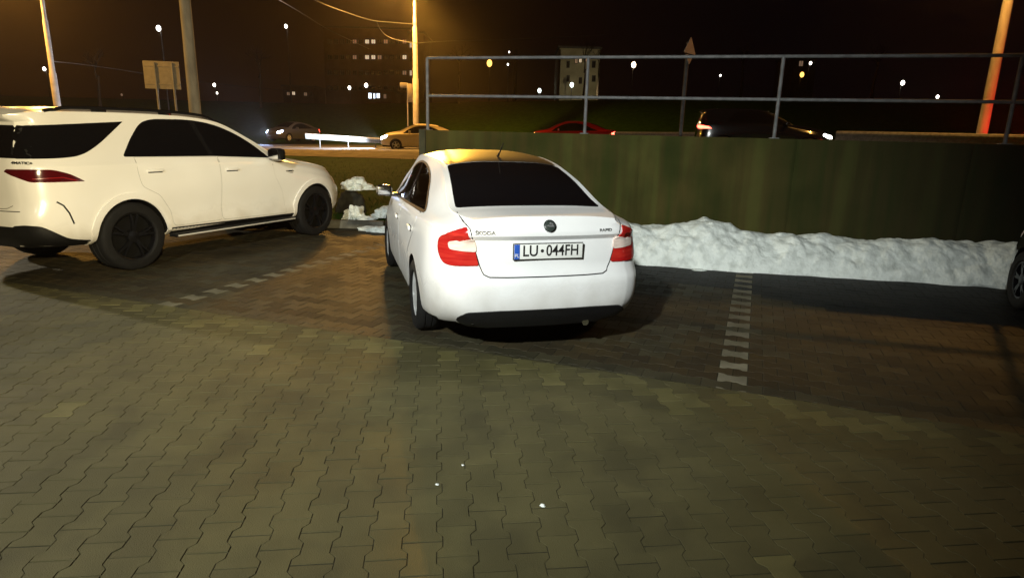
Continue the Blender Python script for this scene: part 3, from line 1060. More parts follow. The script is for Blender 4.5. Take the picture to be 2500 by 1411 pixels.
P_TOP = paver_verts(.0027, .0040)
P_MID = paver_verts(.0020, .0038)
NP = len(P_TOP)


def paving(name, yaw, origin, rng, keep, mats, pick, clip=None):
    """interlocking double-T pavers; long side along yaw"""
    d = Vector((math.sin(yaw), math.cos(yaw)))
    l = Vector((math.cos(yaw), -math.sin(yaw)))
    V, Fc, MI = [], [], []
    i0, i1, j0, j1 = rng
    for i in range(i0, i1):
        for j in range(j0, j1):
            u0 = j * .2 + (.1 if i % 2 else 0)
            c = Vector(origin) + d * u0 + l * (i * .14)
            if not keep(c):
                continue
            rnd = random.Random(i * 7919 + j)
            dz = rnd.gauss(0, .0007)
            tu, tv = rnd.gauss(0, .004), rnd.gauss(0, .004)
            mi = pick(i, j, c)
            if mi is None:
                continue
            o = len(V)
            for pts, z in ((P_TOP, 0), (P_MID, -.0012), (P_MID, -.012)):
                for u, v in pts:
                    q = c + d * u + l * v
                    V.append((q.x, q.y, z + dz + tu * u + tv * v))
            Fc.append(tuple(range(o, o + NP)))
            MI.append(mi)
            for r in (0, NP):
                for k in range(NP):
                    k2 = (k + 1) % NP
                    Fc.append((o + r + k, o + r + NP + k, o + r + NP + k2, o + r + k2))
                    MI.append(mi)
    mb = MB()
    mb.v, mb.f, mb.mi = V, Fc, MI
    o = mb.build(name, mats, smooth=0, fixn=True)
    if clip:
        bm = bmesh.new()
        bm.from_mesh(o.data)
        bmesh.ops.bisect_plane(bm, geom=bm.verts[:] + bm.edges[:] + bm.faces[:], plane_co=clip[0], plane_no=clip[1], clear_outer=True)
        bm.to_mesh(o.data)
        bm.free()
    return struct(o)


grey_p = noisy('grey paver', (.060, .053, .0190), (.079, .069, .026), 3.2, .85, bump=.25, bscale=180, island=.10, lo=.3, hi=.7, stain=((.55, .80, 1.08, .35, .65), (2.6, .84, 1.05, .36, .50)), rough2=.6)
pale_p = noisy('pale paver', (.088, .078, .026), (.112, .099, .036), 5, .85, bump=.25, bscale=180, island=.10, stain=((.55, .80, 1.08, .35, .65), (2.6, .84, 1.05, .36, .50)), rough2=.6)
red_p = noisy('dark red paver', (.024, .018, .006), (.042, .029, .010), 2.2, .75, bump=.25, bscale=180, island=.30, lo=.3, hi=.7, stain=((.55, .80, 1.08, .35, .65), (2.6, .84, 1.05, .36, .50)), rough2=.6)
brown_p = noisy('dark grey paver', (.026, .023, .011), (.046, .040, .020), 3, .62, bump=.25, bscale=180, island=.2)
mark_p = noisy('pale line paver', (.13, .12, .075), (.19, .17, .115), 5, .8, bump=.25, bscale=180, island=.15, stain=((2.2, .75, 1.05, .36, .55),))
wet_shade_p = noisy('wet and shaded black paver', (.007, .007, .007), (.016, .014, .012), 3, .55, bump=.2, bscale=180, island=.2, spec=.1)  # meltwater dark, with the wall's shadow also put into the colour
BN = Vector((-B_D.y, B_D.x))     # towards the wall


def side(c):
    return (c - B_P).dot(BN)


def pick_grey(i, j, c):
    return 1 if (-.30 < side(c) < -.02 and random.Random(i * 31 + j).random() < .6) or random.Random(i * 91 + j * 3).random() < .006 else 0


paving('forecourt_paving', R_(-7), (1.05 * .2 - .16, 1.36), (-68, 68, -12, 40), lambda c: side(c) < .12 and c.y > -.9 and abs(c.x) < 8.6, [grey_p, pale_p], pick_grey, clip=((B_P.x, B_P.y, 0), (BN.x, BN.y, 0)))
# bays: long side of the pavers along the boundary; every second paver of the bay line is pale
BY = R_(90 + 20.8)
dl_ = Vector((math.sin(BY), math.cos(BY)))
ll_ = Vector((math.cos(BY), -math.sin(BY)))
LINE_R = Vector((1.46, 3.84))
LINE_L = Vector((-3.2, 5.76))


def bay_index(p):
    r = p - LINE_R
    return r.dot(dl_) / .2, r.dot(ll_) / .14


uL = round(bay_index(LINE_L)[0])
mixr = {}


def pick_bay(i, j, c):
    if i % 2 == 0 and j in (0, uL):
        return 2
    n = noise.noise(Vector((c.x * .9, c.y * .9, 3.1)))
    if side(c) < .17:
        return 1
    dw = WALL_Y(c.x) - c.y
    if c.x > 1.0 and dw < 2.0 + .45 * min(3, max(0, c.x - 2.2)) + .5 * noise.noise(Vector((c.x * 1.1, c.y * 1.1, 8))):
        return 3  # wet zone by the snow, widened to take in the wall's shadow
    return 1 if n + random.Random(i * 57 + j).uniform(-.35, .35) > .22 else 0


def keep_bay(c):
    lim = lerp(10.45, WALL_Y(c.x) - .02, s01((c.x + 1.9) / .5))
    return side(c) > -.08 and c.y < lim and abs(c.x) < 8.6


paving('parking_bay_paving', BY, LINE_R, (-75, 30, -60, 40), keep_bay, [red_p, brown_p, mark_p, wet_shade_p], pick_bay, clip=((B_P.x, B_P.y, 0), (-BN.x, -BN.y, 0)))
# plain continuation of the forecourt outside the detailed area
mb = MB()
far = [(-14, -14), (14, -14), (14, -.95), (-14, -.95)]
mb.add([(x, y, -.003) for x, y in far], [(0, 1, 2, 3)])
struct(mb.build('forecourt', grey_p, smooth=0))

# ---- retaining wall
WA = Vector((-1.37, WALL_Y(-1.37)))
WB = Vector((10.2, WALL_Y(10.2)))
WD = (WB - WA).normalized()
WN = Vector((-WD.y, WD.x))        # away from the camera
WL = (WB - WA).length
WROT = math.atan2(WD.y, WD.x)


def wall_mat():
    m, n, l, b = nmat('mossy concrete')
    tc = n.new('ShaderNodeTexCoord')
    cols = []
    for sc, st in ((1.0, (2.4, 1, .17)), (1.0, (1.1, 1, .9))):
        mp = n.new('ShaderNodeMapping')
        mp.inputs['Scale'].default_value = st
        l.new(tc.outputs['Object'], mp.inputs[0])
        nz = n.new('ShaderNodeTexNoise')
        nz.inputs['Scale'].default_value = 1.6 * sc
        nz.inputs['Detail'].default_value = 5
        l.new(mp.outputs[0], nz.inputs[0])
        cols.append(nz)
    r1 = n.new('ShaderNodeValToRGB')
    r1.color_ramp.elements[0].position = .34
    r1.color_ramp.elements[1].position = .66
    r1.color_ramp.elements[0].color = (.042, .050, .012, 1)
    r1.color_ramp.elements[1].color = (.078, .080, .023, 1)
    r1.color_ramp.elements.new(.5).color = (.064, .055, .017, 1)
    l.new(cols[0].outputs['Fac'], r1.inputs[0])
    r2 = n.new('ShaderNodeValToRGB')
    r2.color_ramp.elements[0].position = .3
    r2.color_ramp.elements[1].position = .7
    r2.color_ramp.elements[0].color = (.55, .62, .45, 1)
    r2.color_ramp.elements[1].color = (1.1, 1.0, .85, 1)
    l.new(cols[1].outputs['Fac'], r2.inputs[0])
    mx = n.new('ShaderNodeMix')
    mx.data_type = 'RGBA'
    mx.blend_type = 'MULTIPLY'
    mx.inputs['Factor'].default_value = 1
    l.new(r1.outputs[0], mx.inputs['A'])
    l.new(r2.outputs[0], mx.inputs['B'])
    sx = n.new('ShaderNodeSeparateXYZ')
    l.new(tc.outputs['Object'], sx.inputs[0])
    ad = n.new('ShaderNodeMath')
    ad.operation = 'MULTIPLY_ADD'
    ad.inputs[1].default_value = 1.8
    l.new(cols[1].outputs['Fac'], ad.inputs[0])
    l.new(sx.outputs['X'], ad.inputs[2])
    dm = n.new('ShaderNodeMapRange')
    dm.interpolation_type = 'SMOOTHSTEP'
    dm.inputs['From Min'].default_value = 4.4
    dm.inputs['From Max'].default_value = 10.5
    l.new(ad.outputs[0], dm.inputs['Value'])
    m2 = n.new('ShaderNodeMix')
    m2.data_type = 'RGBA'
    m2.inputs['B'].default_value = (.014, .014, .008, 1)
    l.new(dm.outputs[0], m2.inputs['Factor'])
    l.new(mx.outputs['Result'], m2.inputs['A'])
    l.new(m2.outputs['Result'], b.inputs['Base Color'])
    b.inputs['Roughness'].default_value = .95
    b.inputs['Specular IOR Level'].default_value = .2
    bp = n.new('ShaderNodeBump')
    bp.inputs['Strength'].default_value = .5
    bp.inputs['Distance'].default_value = .02
    l.new(cols[0].outputs['Fac'], bp.inputs['Height'])
    l.new(bp.outputs[0], b.inputs['Normal'])
    return m


WM = wall_mat()
wall = empty('retaining_wall', (WA.x, WA.y, 0), WROT, 'long mossy green concrete wall behind the parking bays, carrying a pipe railing', 'wall')
WH = 1.655
# relief of upright ribs on the front, every panel of one cast
mb = MB()
nxs = int(WL / .03)
rng = random.Random(4)
prof = []
x = 0
while x < WL + .5:
    w = rng.choice([.09, .12, .15, .18])
    prof.append((x, w, rng.uniform(0, .0015)))
    x += w


def relief(x):
    if (x + .9) % 2.05 < .035:
        return .016
    for x0, w, dpt in prof:
        if x0 <= x < x0 + w:
            e = min(x - x0, x0 + w - x)
            return dpt
    return 0


zs = frange(-.05, WH, .1)
xsW = sorted(set([round(i * WL / nxs, 4) for i in range(nxs + 1)]))
nxw = len(xsW)
Vv = []
for z in zs:
    for x in xsW:
        Vv.append((x, -.015 + relief(x) + .006 * noise.noise(Vector((x * 2, z * 2, 0))), z))
Fv = [(j * nxw + i, j * nxw + i + 1, (j + 1) * nxw + i + 1, (j + 1) * nxw + i) for j in range(len(zs) - 1) for i in range(nxw - 1)]
o0 = len(Vv)
for x in xsW:
    Vv += [(x, .20, WH), (x, .20, -.05)]
top = (len(zs) - 1) * nxw
for i in range(nxw - 1):
    Fv.append((top + i, top + i + 1, o0 + 2 * (i + 1), o0 + 2 * i))
    Fv.append((o0 + 2 * i, o0 + 2 * (i + 1), o0 + 2 * (i + 1) + 1, o0 + 2 * i + 1))
mb.add(Vv, Fv)
mb.build('wall_face', WM, wall, smooth=30, fixn=False)
MB().box((-.055, .085, WH / 2), (.10, .26, WH + .02), bev=.008).build('end_post', noisy('dark concrete', (.03, .032, .016), (.06, .058, .03), 4, .95), wall)
MB().box((WL + .055, .085, WH / 2), (.10, .26, WH + .02), bev=.008).build('end_post', WM, wall)

# ---- pipe railing on the wall
rail = empty('railing', (WA.x, WA.y, WH), WROT, 'galvanised two-rail pipe railing standing on top of the mossy wall', 'railing')
RY_ = .09


def wall_t(px):
    """distance along the wall line under photo column px"""
    v = cF + cR * ((px - 1250) / F_PX) + cU * ((705.5 - 250) / F_PX)
    k = v.x / v.y
    # (WA + WN*RY_ + WD t).x = k * y
    a = WA + WN * RY_
    return (k * a.y - a.x) / (WD.x - k * WD.y)


posts = [wall_t(p) for p in (1044, 1431, 1900, 2474)]
posts += [posts[-1] + 2.75]
for t in posts:
    MB().tube([(t, RY_, 0), (t, RY_, 1.045)], .024, 12).box((t, RY_, .006), (.12, .12, .012), bev=.003).build('post', MT['galv'], rail)
for z in (.505, 1.045):
    MB().tube([(posts[0], RY_, z), (posts[-1], RY_, z)], .022, 12).build('rail', MT['galv'], rail)

# ---- snow
snow_m, n, l, b = nmat('old snow')
b.inputs['Base Color'].default_value = (.72, .75, .74, 1)
b.inputs['Roughness'].default_value = .85
b.inputs['Subsurface Weight'].default_value = .0
tc = n.new('ShaderNodeTexCoord')
nz = n.new('ShaderNodeTexNoise')
nz.inputs['Scale'].default_value = 9
nz.inputs['Detail'].default_value = 7
l.new(tc.outputs['Object'], nz.inputs[0])
rp = n.new('ShaderNodeValToRGB')
rp.color_ramp.elements[0].position = .3
rp.color_ramp.elements[1].position = .55
rp.color_ramp.elements[0].color = (.58, .62, .58, 1)
rp.color_ramp.elements[1].color = (.82, .87, .83, 1)
l.new(nz.outputs['Fac'], rp.inputs[0])
l.new(rp.outputs[0], b.inputs['Base Color'])
bp = n.new('ShaderNodeBump')
bp.inputs['Strength'].default_value = .55
bp.inputs['Distance'].default_value = .03
n2 = n.new('ShaderNodeTexNoise')
n2.inputs['Scale'].default_value = 22
n2.inputs['Detail'].default_value = 6
l.new(tc.outputs['Object'], n2.inputs[0])
l.new(n2.outputs['Fac'], bp.inputs['Height'])
l.new(bp.outputs[0], b.inputs['Normal'])
MT['snow'] = snow_m


def snow_disp(p, amp):
    q = Vector(p)
    d = noise.voronoi(q * 3.2)[0][0]
    d2 = noise.voronoi(q * 7.5 + Vector((3, 1, 7)))[0][0]
    f = noise.fractal(q * 2.0, 1., 2., 5)
    return amp * (.55 * (.45 - d) + .25 * (.4 - d2) + .35 * f)


mb = MB()
S0, S1 = wall_t(1535) - .5, wall_t(2450) + 1.0
ns, nt = 300, 60
prof_s = [(0, .40), (.08, .47), (.15, .46), (.22, .52), (.28, .56), (.35, .47), (.45, .44), (.52, .46), (.62, .44), (.72, .49), (.80, .46), (.9, .50), (1, .48)]
Hs = pchip(prof_s)
Ws = pchip([(0, .92), (.3, .95), (.5, .86), (.75, .76), (.9, .80), (1, .82)])
V = []
for i in range(ns + 1):
    s = i / ns
    x = S0 + (S1 - S0) * s
    H = float(Hs(s)) * min(1, .4 + 8 * s)
    Wd = float(Ws(s))
    for j in range(nt + 1):
        t = j / nt
        # cross section from the wall (t=0) over the crest to the foot (t=1)
        if t < .35:
            yy = t / .35 * .42
            zz = .86 + .14 * math.sin(t / .35 * PI / 2)
        else:
            a = (t - .35) / .65
            yy = .42 + .58 * a ** .75
            zz = (1 - a ** 1.7) ** .9
        p = Vector((x, -.02 - yy * Wd, zz * H))
        env = min(1, 5 * (1 - t)) * min(1, .3 + 3 * t)
        dn = snow_disp((x, yy * Wd * 1.0, zz * H * 1.0), .14) * env
        nd = Vector((0, -.6, .8)) if t > .3 else Vector((0, 0, 1))
        p += nd * dn
        p.x += .06 * noise.noise(Vector((x * 4, yy * 4, zz * 2)))
        p.y = min(p.y, -.02)
        if j == nt:
            p.z = -.005
            p.y += .07 * noise.noise(Vector((x * 2.5, 0, 9)))
        V.append(p)
mb.add(V, [(i * (nt + 1) + j, (i + 1) * (nt + 1) + j, (i + 1) * (nt + 1) + j + 1, i * (nt + 1) + j + 1) for i in range(ns) for j in range(nt)])
sb = mb.build('snow_bank', MT['snow'], smooth=60, fixn=False)
sb.location = (WA.x, WA.y, 0)
sb.rotation_euler = (0, 0, WROT)
tag(sb, 'long lumpy bank of shovelled snow lying along the foot of the mossy wall', 'snow')


def lump(name, c, r, seed, amp, m, rot=0, n=4):
    bm = bmesh.new()
    bmesh.ops.create_icosphere(bm, subdivisions=n, radius=1)
    mb = MB()
    vs = []
    for v in bm.verts:
        p = v.co.copy()
        q = p * 1.3 + Vector((seed, seed * 2.3, 0))
        k = 1 + amp * (noise.fractal(q, 1., 2., 5) * .9 + (.4 - noise.voronoi(q * 1.6)[0][0]) * .8)
        p = p * k
        p = Vector((p.x * r[0], p.y * r[1], p.z * r[2]))
        if p.z < -.25 * r[2]:
            p.z = -.25 * r[2]
        vs.append(p)
    mb.add(vs, [[v.index for v in f.verts] for f in bm.faces])
    bm.free()
    o = mb.build(name, m, smooth=60, fixn=False)
    o.location = c
    o.rotation_euler = (0, 0, rot)
    return o


rock_m = noisy('dark stone', (.012, .012, .009), (.035, .034, .024), 8, .95, bump=.6)


def on_terr(px, py, Y):
    p = at(px, py, Y)
    return Vector((p.x, p.y, terr(p.x, p.y)))


p = at(852, 505, 11.7)
tag(lump('boulder', (p.x + .02, p.y + .1, .20), (.27, .22, .36), 1.7, .25, rock_m), 'dark round boulder with snow on its top, at the foot of the grass bank', 'rock')
p = at(872, 455, 11.8)
tag(lump('snow_lump', (p.x - .02, p.y, p.z - .02), (.27, .24, .16), 5.2, .45, MT['snow'], n=5), 'wedge of snow capping the dark boulder beside the off-roader', 'snow', 'snow lumps by the kerb')
p = at(866, 525, 11.2)
tag(lump('snow_lump', (p.x, p.y, p.z - .06), (.21, .17, .21), 9.1, .5, MT['snow'], n=5), 'upright block of snow on the kerb below the dark boulder', 'snow', 'snow lumps by the kerb')
p = at(938, 517, 11.2)
tag(lump('snow_lump', (p.x, p.y, p.z - .06), (.22, .18, .15), 12.4, .5, MT['snow'], n=5), 'small snow lump half hidden by the door mirror side of the saloon', 'snow', 'snow lumps by the kerb')
p = at(925, 556, 10.2)
tag(lump('snow_lump', (p.x, p.y, .03), (.30, .12, .07), 15.4, .4, MT['snow'], n=5), 'flat snow strip lying on the paving in front of the kerb', 'snow', 'snow lumps by the kerb')
p = at(896, 535, 11.0)
tag(lump('snow_lump', (p.x, p.y, .10), (.18, .1, .06), 19.4, .4, MT['snow'], n=4), 'thin crumb of snow on the kerb between the block of snow and the saloon', 'snow', 'snow lumps by the kerb')
# kerb stones at the foot of the bank
kerb_m = noisy('kerb concrete', (.07, .065, .05), (.15, .14, .11), 6, .9, bump=.3, island=.1)
mb = MB()
for i in range(13):
    x = -13.2 + i * 1.0
    if x + .99 > -1.5:
        break
    mb.box((x + .49, 10.62, .03), (.98, .13, .20), bev=.012)
tag(mb.build('kerb', kerb_m), 'low concrete kerb between the paving and the grass bank', 'kerb')
for i, (px, py) in enumerate(((1325, 1236), (1067, 1184), (1130, 1137), (1705, 660))):
    p = at(px, py, 5)
    v = p - Vector((0, 0, CAM_H))
    g = Vector((0, 0, CAM_H)) + v * (CAM_H / -v.z)
    r = (.013, .008, .007, .09, .011, .010, .016, .010)[i]
    lab = ('bright white crumb of snow lying alone on the forecourt paving', 'smaller snow crumb on the forecourt, nearest the white saloon but one', 'tiny snow crumb on the forecourt just behind the white saloon', 'flat patch of slush on the dark paving in front of the snow bank')[i]
    tag(lump('snow_crumb', (g.x, g.y, .004), (r, r * .7, r * (.15 if i == 3 else .7)), i * 3.3, .4, MT['snow'], n=3), lab, 'snow', 'snow crumbs on the paving')
# grass blades on the bank
mb = MB()
rg = random.Random(3)
for i in range(9000):
    y = 10.85 + abs(rg.gauss(0, 1)) * 5
    x = rg.uniform(-11, -.9)
    if y > 24 or (x > -1.7 and y < WALL_Y(x) + .4):
        continue
    z = terr(x, y)
    h = rg.uniform(.03, .10)
    a = rg.uniform(0, PI)
    lx, ly = rg.gauss(0, .04), rg.gauss(0, .04)
    w = .006
    mb.add([(x - w * math.cos(a), y - w * math.sin(a), z - .01), (x + w * math.cos(a), y + w * math.sin(a), z - .01), (x + lx, y + ly, z + h)], [(0, 1, 2)])
g = mb.build('grass', noisy('grass blades', (.014, .050, .004), (.030, .085, .010), 4, .9, spec=.1), smooth=0, fixn=False)
g['kind'] = 'stuff'
tag(g, 'short dark winter grass on the bank between the kerb and the road', 'grass')
# =================================================================== passing cars
def traffic_car(spec, paint, loc, heading, label, lit_front=None, lit_rear=None, scale=1., rim='silver', group='cars passing on the road'):
    """a car on the road or at the frame edge: body, glazing, lamps, wheels"""
    x, y, z = loc
    o = empty('car', (x, y, z), heading, label, 'car', group)
    sp = dict(spec)
    sp['res'] = (3, 3)
    b, bb = make_body(sp, paint, o)
    g = spec is GLE
    win = GW if g else sw
    for ax in ('y+', 'y-'):
        patch('side_window', bb, win, ax, MT['glass'], o, .005, .08)
    if g:
        patch('rear_window', bb, fillet([(.73, 1.265), (-.73, 1.265), (-.64, 1.585), (.64, 1.585)], .04), 'x-', MT['glass'], o, .006, .1)
        patch('windscreen', bb, fillet([(1.55, .60), (1.55, -.60), (2.42, -.74), (2.42, .74)], .05), 'z+', MT['glass'], o, .006, .1)
    else:
        patch('rear_window', bb, fillet([(-.505, .585), (-.505, -.585), (.33, -.50), (.33, .50)], .05), 'z+', MT['glass'], o, .006, .1)
        patch('windscreen', bb, fillet([(1.63, .50), (1.63, -.50), (2.44, -.62), (2.44, .62)], .05), 'z+', MT['glass'], o, .006, .1)
    for sy in (1, -1):
        if g:
            hp = [(3.66, .67, .90), (3.50, .82, .94), (3.46, .85, .86), (3.66, .74, .76), (3.80, .55, .76), (3.80, .50, .86)]
        else:
            hp = [(3.36, .45, .72), (3.16, .66, .80), (3.05, .72, .80), (3.16, .72, .69), (3.36, .57, .58), (3.41, .46, .60)]
        ud = lambda X, Y: (X - abs(Y)) * .7071
        patch('headlight', bb, fillet([(ud(X, Y), Z) for X, Y, Z in hp], .04), 'fl' if sy > 0 else 'fr', lit_front or MT['clear_lens'], o, .012, .04)
        if g:
            tl = [(-.47, .943, 1.033), (-.60, .924, 1.115), (-.90, .77, 1.163), (-1.0, .56, 1.15), (-.985, .664, 1.06), (-.914, .811, 1.02)]
        else:
            tl = [(-.912, .574, .992), (-.926, .500, .724), (-.827, .734, .733), (-.751, .748, .908)]
        patch('tail_light', bb, fillet([(DU(X, Y), Z) for X, Y, Z in tl], .03), 'dl' if sy > 0 else 'dr', lit_rear or MT['dark_red'], o, .012, .04)
        zm, xm, ym = (1.265, 2.16, 1.02) if g else (1.0, 1.83, .94)
        MB().box((xm, ym * sy, zm), (.12, .21, .15), bev=.045).box((xm + .04, ym * sy - .12 * sy, zm - .045), (.07, .12, .04), bev=.012).build('wing_mirror', paint if not g else MT['black_gloss'], o)
    for wx in (0, spec['wb']):
        for sy in (1, -1):
            if g:
                make_wheel(o, wx, .815 * sy, sy, .385, .27, .26, MT[rim], 5, 'double')
            else:
                make_wheel(o, wx, .752 * sy, sy, .302, .185, .195, MT[rim], 5, 'double')
    o.scale = (scale,) * 3
    return o


AX['fl'] = (Vector((-.7071, -.7071, 0)), lambda u, v: Vector((.7071 * u + 6, -.7071 * u + 6, v)))
AX['fr'] = (Vector((-.7071, .7071, 0)), lambda u, v: Vector((.7071 * u + 6, .7071 * u - 6, v)))


def head_lamp(parent, x, y, z, power, col, size=70, pitch=-4):
    ld = bpy.data.lights.new('beam', 'SPOT')
    ld.energy = power
    ld.color = col
    ld.spot_size = R_(size)
    ld.spot_blend = .8
    ld.shadow_soft_size = .06
    lo = bpy.data.objects.new('beam', ld)
    COL.objects.link(lo)
    lo.parent = parent
    lo.location = (x, y, z)
    lo.rotation_euler = (0, R_(-90 - pitch), 0)
    return lo


def glow(parent, x, y, z, power, col, r=.08):
    ld = bpy.data.lights.new('lamp', 'POINT')
    ld.energy = power
    ld.color = col
    ld.shadow_soft_size = r
    lo = bpy.data.objects.new('lamp', ld)
    COL.objects.link(lo)
    lo.parent = parent
    lo.location = (x, y, z)
    return lo


# gold saloon driving left, front at photo column 930
HL = R_(183)
gx, gy = -6.9 + 3.42 * 0, 36.0
fr = at(932, 345, 35.5)
c = math.cos(HL), math.sin(HL)
gold = traffic_car(RAPID, MT['gold_car'], (fr.x - 3.48 * c[0], 35.5 - 3.48 * c[1], road_z(-4) - .12), HL, 'sand coloured saloon with its headlights on, driving left past the end of the wall', E_HEAD, None)
head_lamp(gold, 3.6, 0, .62, 13000, (.82, .9, 1), 140, 0)
# dark saloon with bluish lights further left
HB = R_(246)
f = at(664, 330, 47)
c = math.cos(HB), math.sin(HB)
blue = traffic_car(RAPID, MT['grey_car'], (f.x - 3.45 * c[0], 47 - 3.45 * c[1], at(700, 347, 47).z), HB, 'grey saloon with bluish white headlights coming round the bend behind the off-roader bonnet', E_BLUE, E_TAIL)
head_lamp(blue, 3.6, 0, .62, 2600, (.45, .6, 1), 100, -1)
# red car
HR = R_(180 - 12)
f = at(1398, 320, 32.8)
c = math.cos(HR), math.sin(HR)
red = traffic_car(RAPID, MT['red_car'], (f.x - 1.25 * c[0], 32.8 - 1.25 * c[1], road_z(3) + .04), HR, 'red car with its tail light glowing, seen over the wall between the second railing posts', None, E_TAIL)
# dark off-roader driving right
HD = R_(-13)
f = at(1870, 320, 21.9)
c = math.cos(HD), math.sin(HD)
dsuv = traffic_car(GLE, MT['dark_car'], (f.x - 1.4 * c[0], 21.9 - 1.4 * c[1], road_z(9) + .09), HD, 'dark off-roader with a bright headlight, driving right behind the railing', E_HEADW, E_TAIL, .88)
head_lamp(dsuv, 3.95, -.3, .85, 1500, (1, .92, .78), 100, -6)
# black car at the right frame edge
HK = PI / 2 - R_(20.8)
bw = Vector((5.22, 6.28))
d = Vector((math.cos(HK), math.sin(HK)))
l_ = Vector((-d.y, d.x))
o_ = bw - d * 2.602 - l_ * .83
blk = traffic_car(RAPID, MT['dark_car'], (o_.x, o_.y, 0), HK, 'black car at the right frame edge facing the snow bank, only its corner showing', rim='dark_rim', group='cars parked at the wall')
# car outside the frame whose brake light reddens the lamp post
HX = R_(-13)
f = at(2560, 335, 15.9)
brk = bpy.data.lights.new('brake_glow', 'POINT')
brk.energy = 180
brk.color = (1, .03, .02)
brk.shadow_soft_size = .08
bo = bpy.data.objects.new('brake_glow', brk)
COL.objects.link(bo)
bo.location = (f.x, f.y, f.z + .1)


# =================================================================== lamp posts, cables, signs
def street_lamp(px, Y, h, arm, label, r0=.16, r1=.07, power=0, mt='steel_pole', base_py=None, group='lit street lamps along the road', col=(1, .50, .10), lens=None, steps=True):
    p = at(px, 300, Y)
    z0 = terr(p.x, p.y)
    o = empty('street_lamp', (p.x, p.y, z0), 0, label, 'street lamp', group)
    h = h - z0
    if steps:
        MB().tube([(0, 0, 0), (0, 0, h * .42), (0, 0, h * .425), (0, 0, h * .72), (0, 0, h * .725), (0, 0, h)], [r0, r0, r0 * .8, r0 * .75, r0 * .6, r1], 16).build('pole', MT[mt], o)
    else:
        MB().tube([(0, 0, -.1), (0, 0, h)], [r0, r1], 16).build('pole', MT[mt], o)
    ax_, ay = arm
    L = math.hypot(ax_, ay)
    MB().tube([(0, 0, h - .05), (ax_ * .3, ay * .3, h + .25), (ax_, ay, h + .38)], .035, 10).build('arm', MT[mt], o)
    a = math.atan2(ay, ax_)
    hd = MB().box((ax_ + .25 * math.cos(a), ay + .25 * math.sin(a), h + .38), (.75, .30, .14), Matrix.Rotation(a, 3, 'Z'), bev=.05).build('lamp_head', MT['steel_pole'], o)
    MB().box((ax_ + .3 * math.cos(a), ay + .3 * math.sin(a), h + .295), (.5, .22, .04), Matrix.Rotation(a, 3, 'Z'), bev=.015).build('lamp_lens', lens or E_SOD, hd)
    if power:
        g = glow(o, ax_ + .3 * math.cos(a), ay + .3 * math.sin(a), h + .15, power, col, .12)
        g.data = bpy.data.lights.new('street_light', 'SPOT')
        g.data.energy = power
        g.data.color = col
        g.data.spot_size = R_(172)
        g.data.spot_blend = 1
        g.data.shadow_soft_size = .12
    return o


SOD = (1, .47, .09)
street_lamp(1016, 39.5, 10.3, (-1.1, -1.2), 'tall stepped sodium lamp post rising behind the sand coloured saloon', .19, .09, 20000, col=SOD)
street_lamp(146, 37, 9.7, (-2.0, -1.0), 'leaning looking sodium lamp post above the roof of the off-roader, far left', .18, .09, 10000, col=SOD)
street_lamp(2402, 17.5, 7.6, (-.9, -.9), 'sodium lamp post with reddened foot behind the railing at the right', .135, .105, 1700, col=SOD, steps=False, mt='concrete')
# thick concrete mast
p = at(476, 268, 17)
z0 = terr(p.x, p.y)
mast = MB().tube([(0, 0, -.2), (0, 0, 9)], [.155, .115], 20).build('concrete_mast', MT['concrete'])
mast.location = (p.x, p.y, z0)
tag(mast, 'thick round concrete mast standing behind the middle of the off-roader roof', 'mast')
# sign board seen from behind
p = at(402, 250, 24)
z0 = terr(p.x, p.y)
sb_ = empty('sign_board', (p.x, p.y, z0), R_(8), 'back of a wide traffic sign board on two posts, left of the concrete mast', 'sign')
top = at(402, 150, 24).z - z0
bot = at(402, 218, 24).z - z0
bd = MB().box((-.02, .06, (top + bot) / 2), (1.24, .03, top - bot), bev=.008)
for dz in (.18, .82):
    bd.box((-.02, .035, bot + (top - bot) * dz), (1.2, .03, .05), bev=.004)
bd.build('board', MT['board'], sb_)
for dx in (-.22, .38):
    MB().tube([(dx, 0, 0), (dx, 0, top - .05)], .038, 12).build('post', MT['steel_pole'], sb_)
# small plates fixed to the lamp post by the wall end
p = at(995, 225, 39.3)
z0 = terr(p.x, p.y)
q = empty('road_sign', (p.x, p.y, z0), R_(30), 'narrow sign plates seen edge on, just left of the stepped lamp post', 'sign')
MB().tube([(0, 0, 0), (0, 0, at(995, 203, 39.3).z - z0)], .04, 10).build('post', MT['steel_pole'], q)
z1, z2 = at(998, 250, 39.3).z - z0, at(998, 205, 39.3).z - z0
MB().box((.12, -.05, (z1 + z2) / 2), (.30, .03, z2 - z1), bev=.01).build('plate', MT['board'], q)
z1, z2 = at(985, 216, 39.3).z - z0, at(985, 203, 39.3).z - z0
MB().box((-.28, -.05, (z1 + z2) / 2), (.42, .03, z2 - z1), bev=.01).build('plate', MT['board'], q)
# triangular sign behind the railing
p = at(1664, 300, 15)
z0 = terr(p.x, p.y)
ts = empty('road_sign', (p.x, p.y, z0), R_(52), 'triangular warning sign seen obliquely from behind, on a grey post above the railing', 'sign')
zt, zb, zm = at(1680, 90, 15).z - z0, at(1680, 150, 15).z - z0, at(1680, 136, 15).z - z0
MB().tube([(0, 0, 0), (0, 0, zt - .12)], .045, 12).build('post', MT['dark_pole'], ts)
tri = fillet([(0, zt), (-.33, zm + .03), (.33, zm + .03)], .06)
n = len(tri)
MB().add([(x, -.055, z) for x, z in tri] + [(x, -.045, z) for x, z in tri], [tuple(range(n)), tuple(range(n, 2 * n))[::-1]] + [(i, (i + 1) % n, (i + 1) % n + n, i + n) for i in range(n)]).build('sign_plate', MT['board'], ts, smooth=0)
tri2 = fillet([(0, zb - .08), (-.2, zm + .0), (.2, zm + .0)], .03)
n = len(tri2)
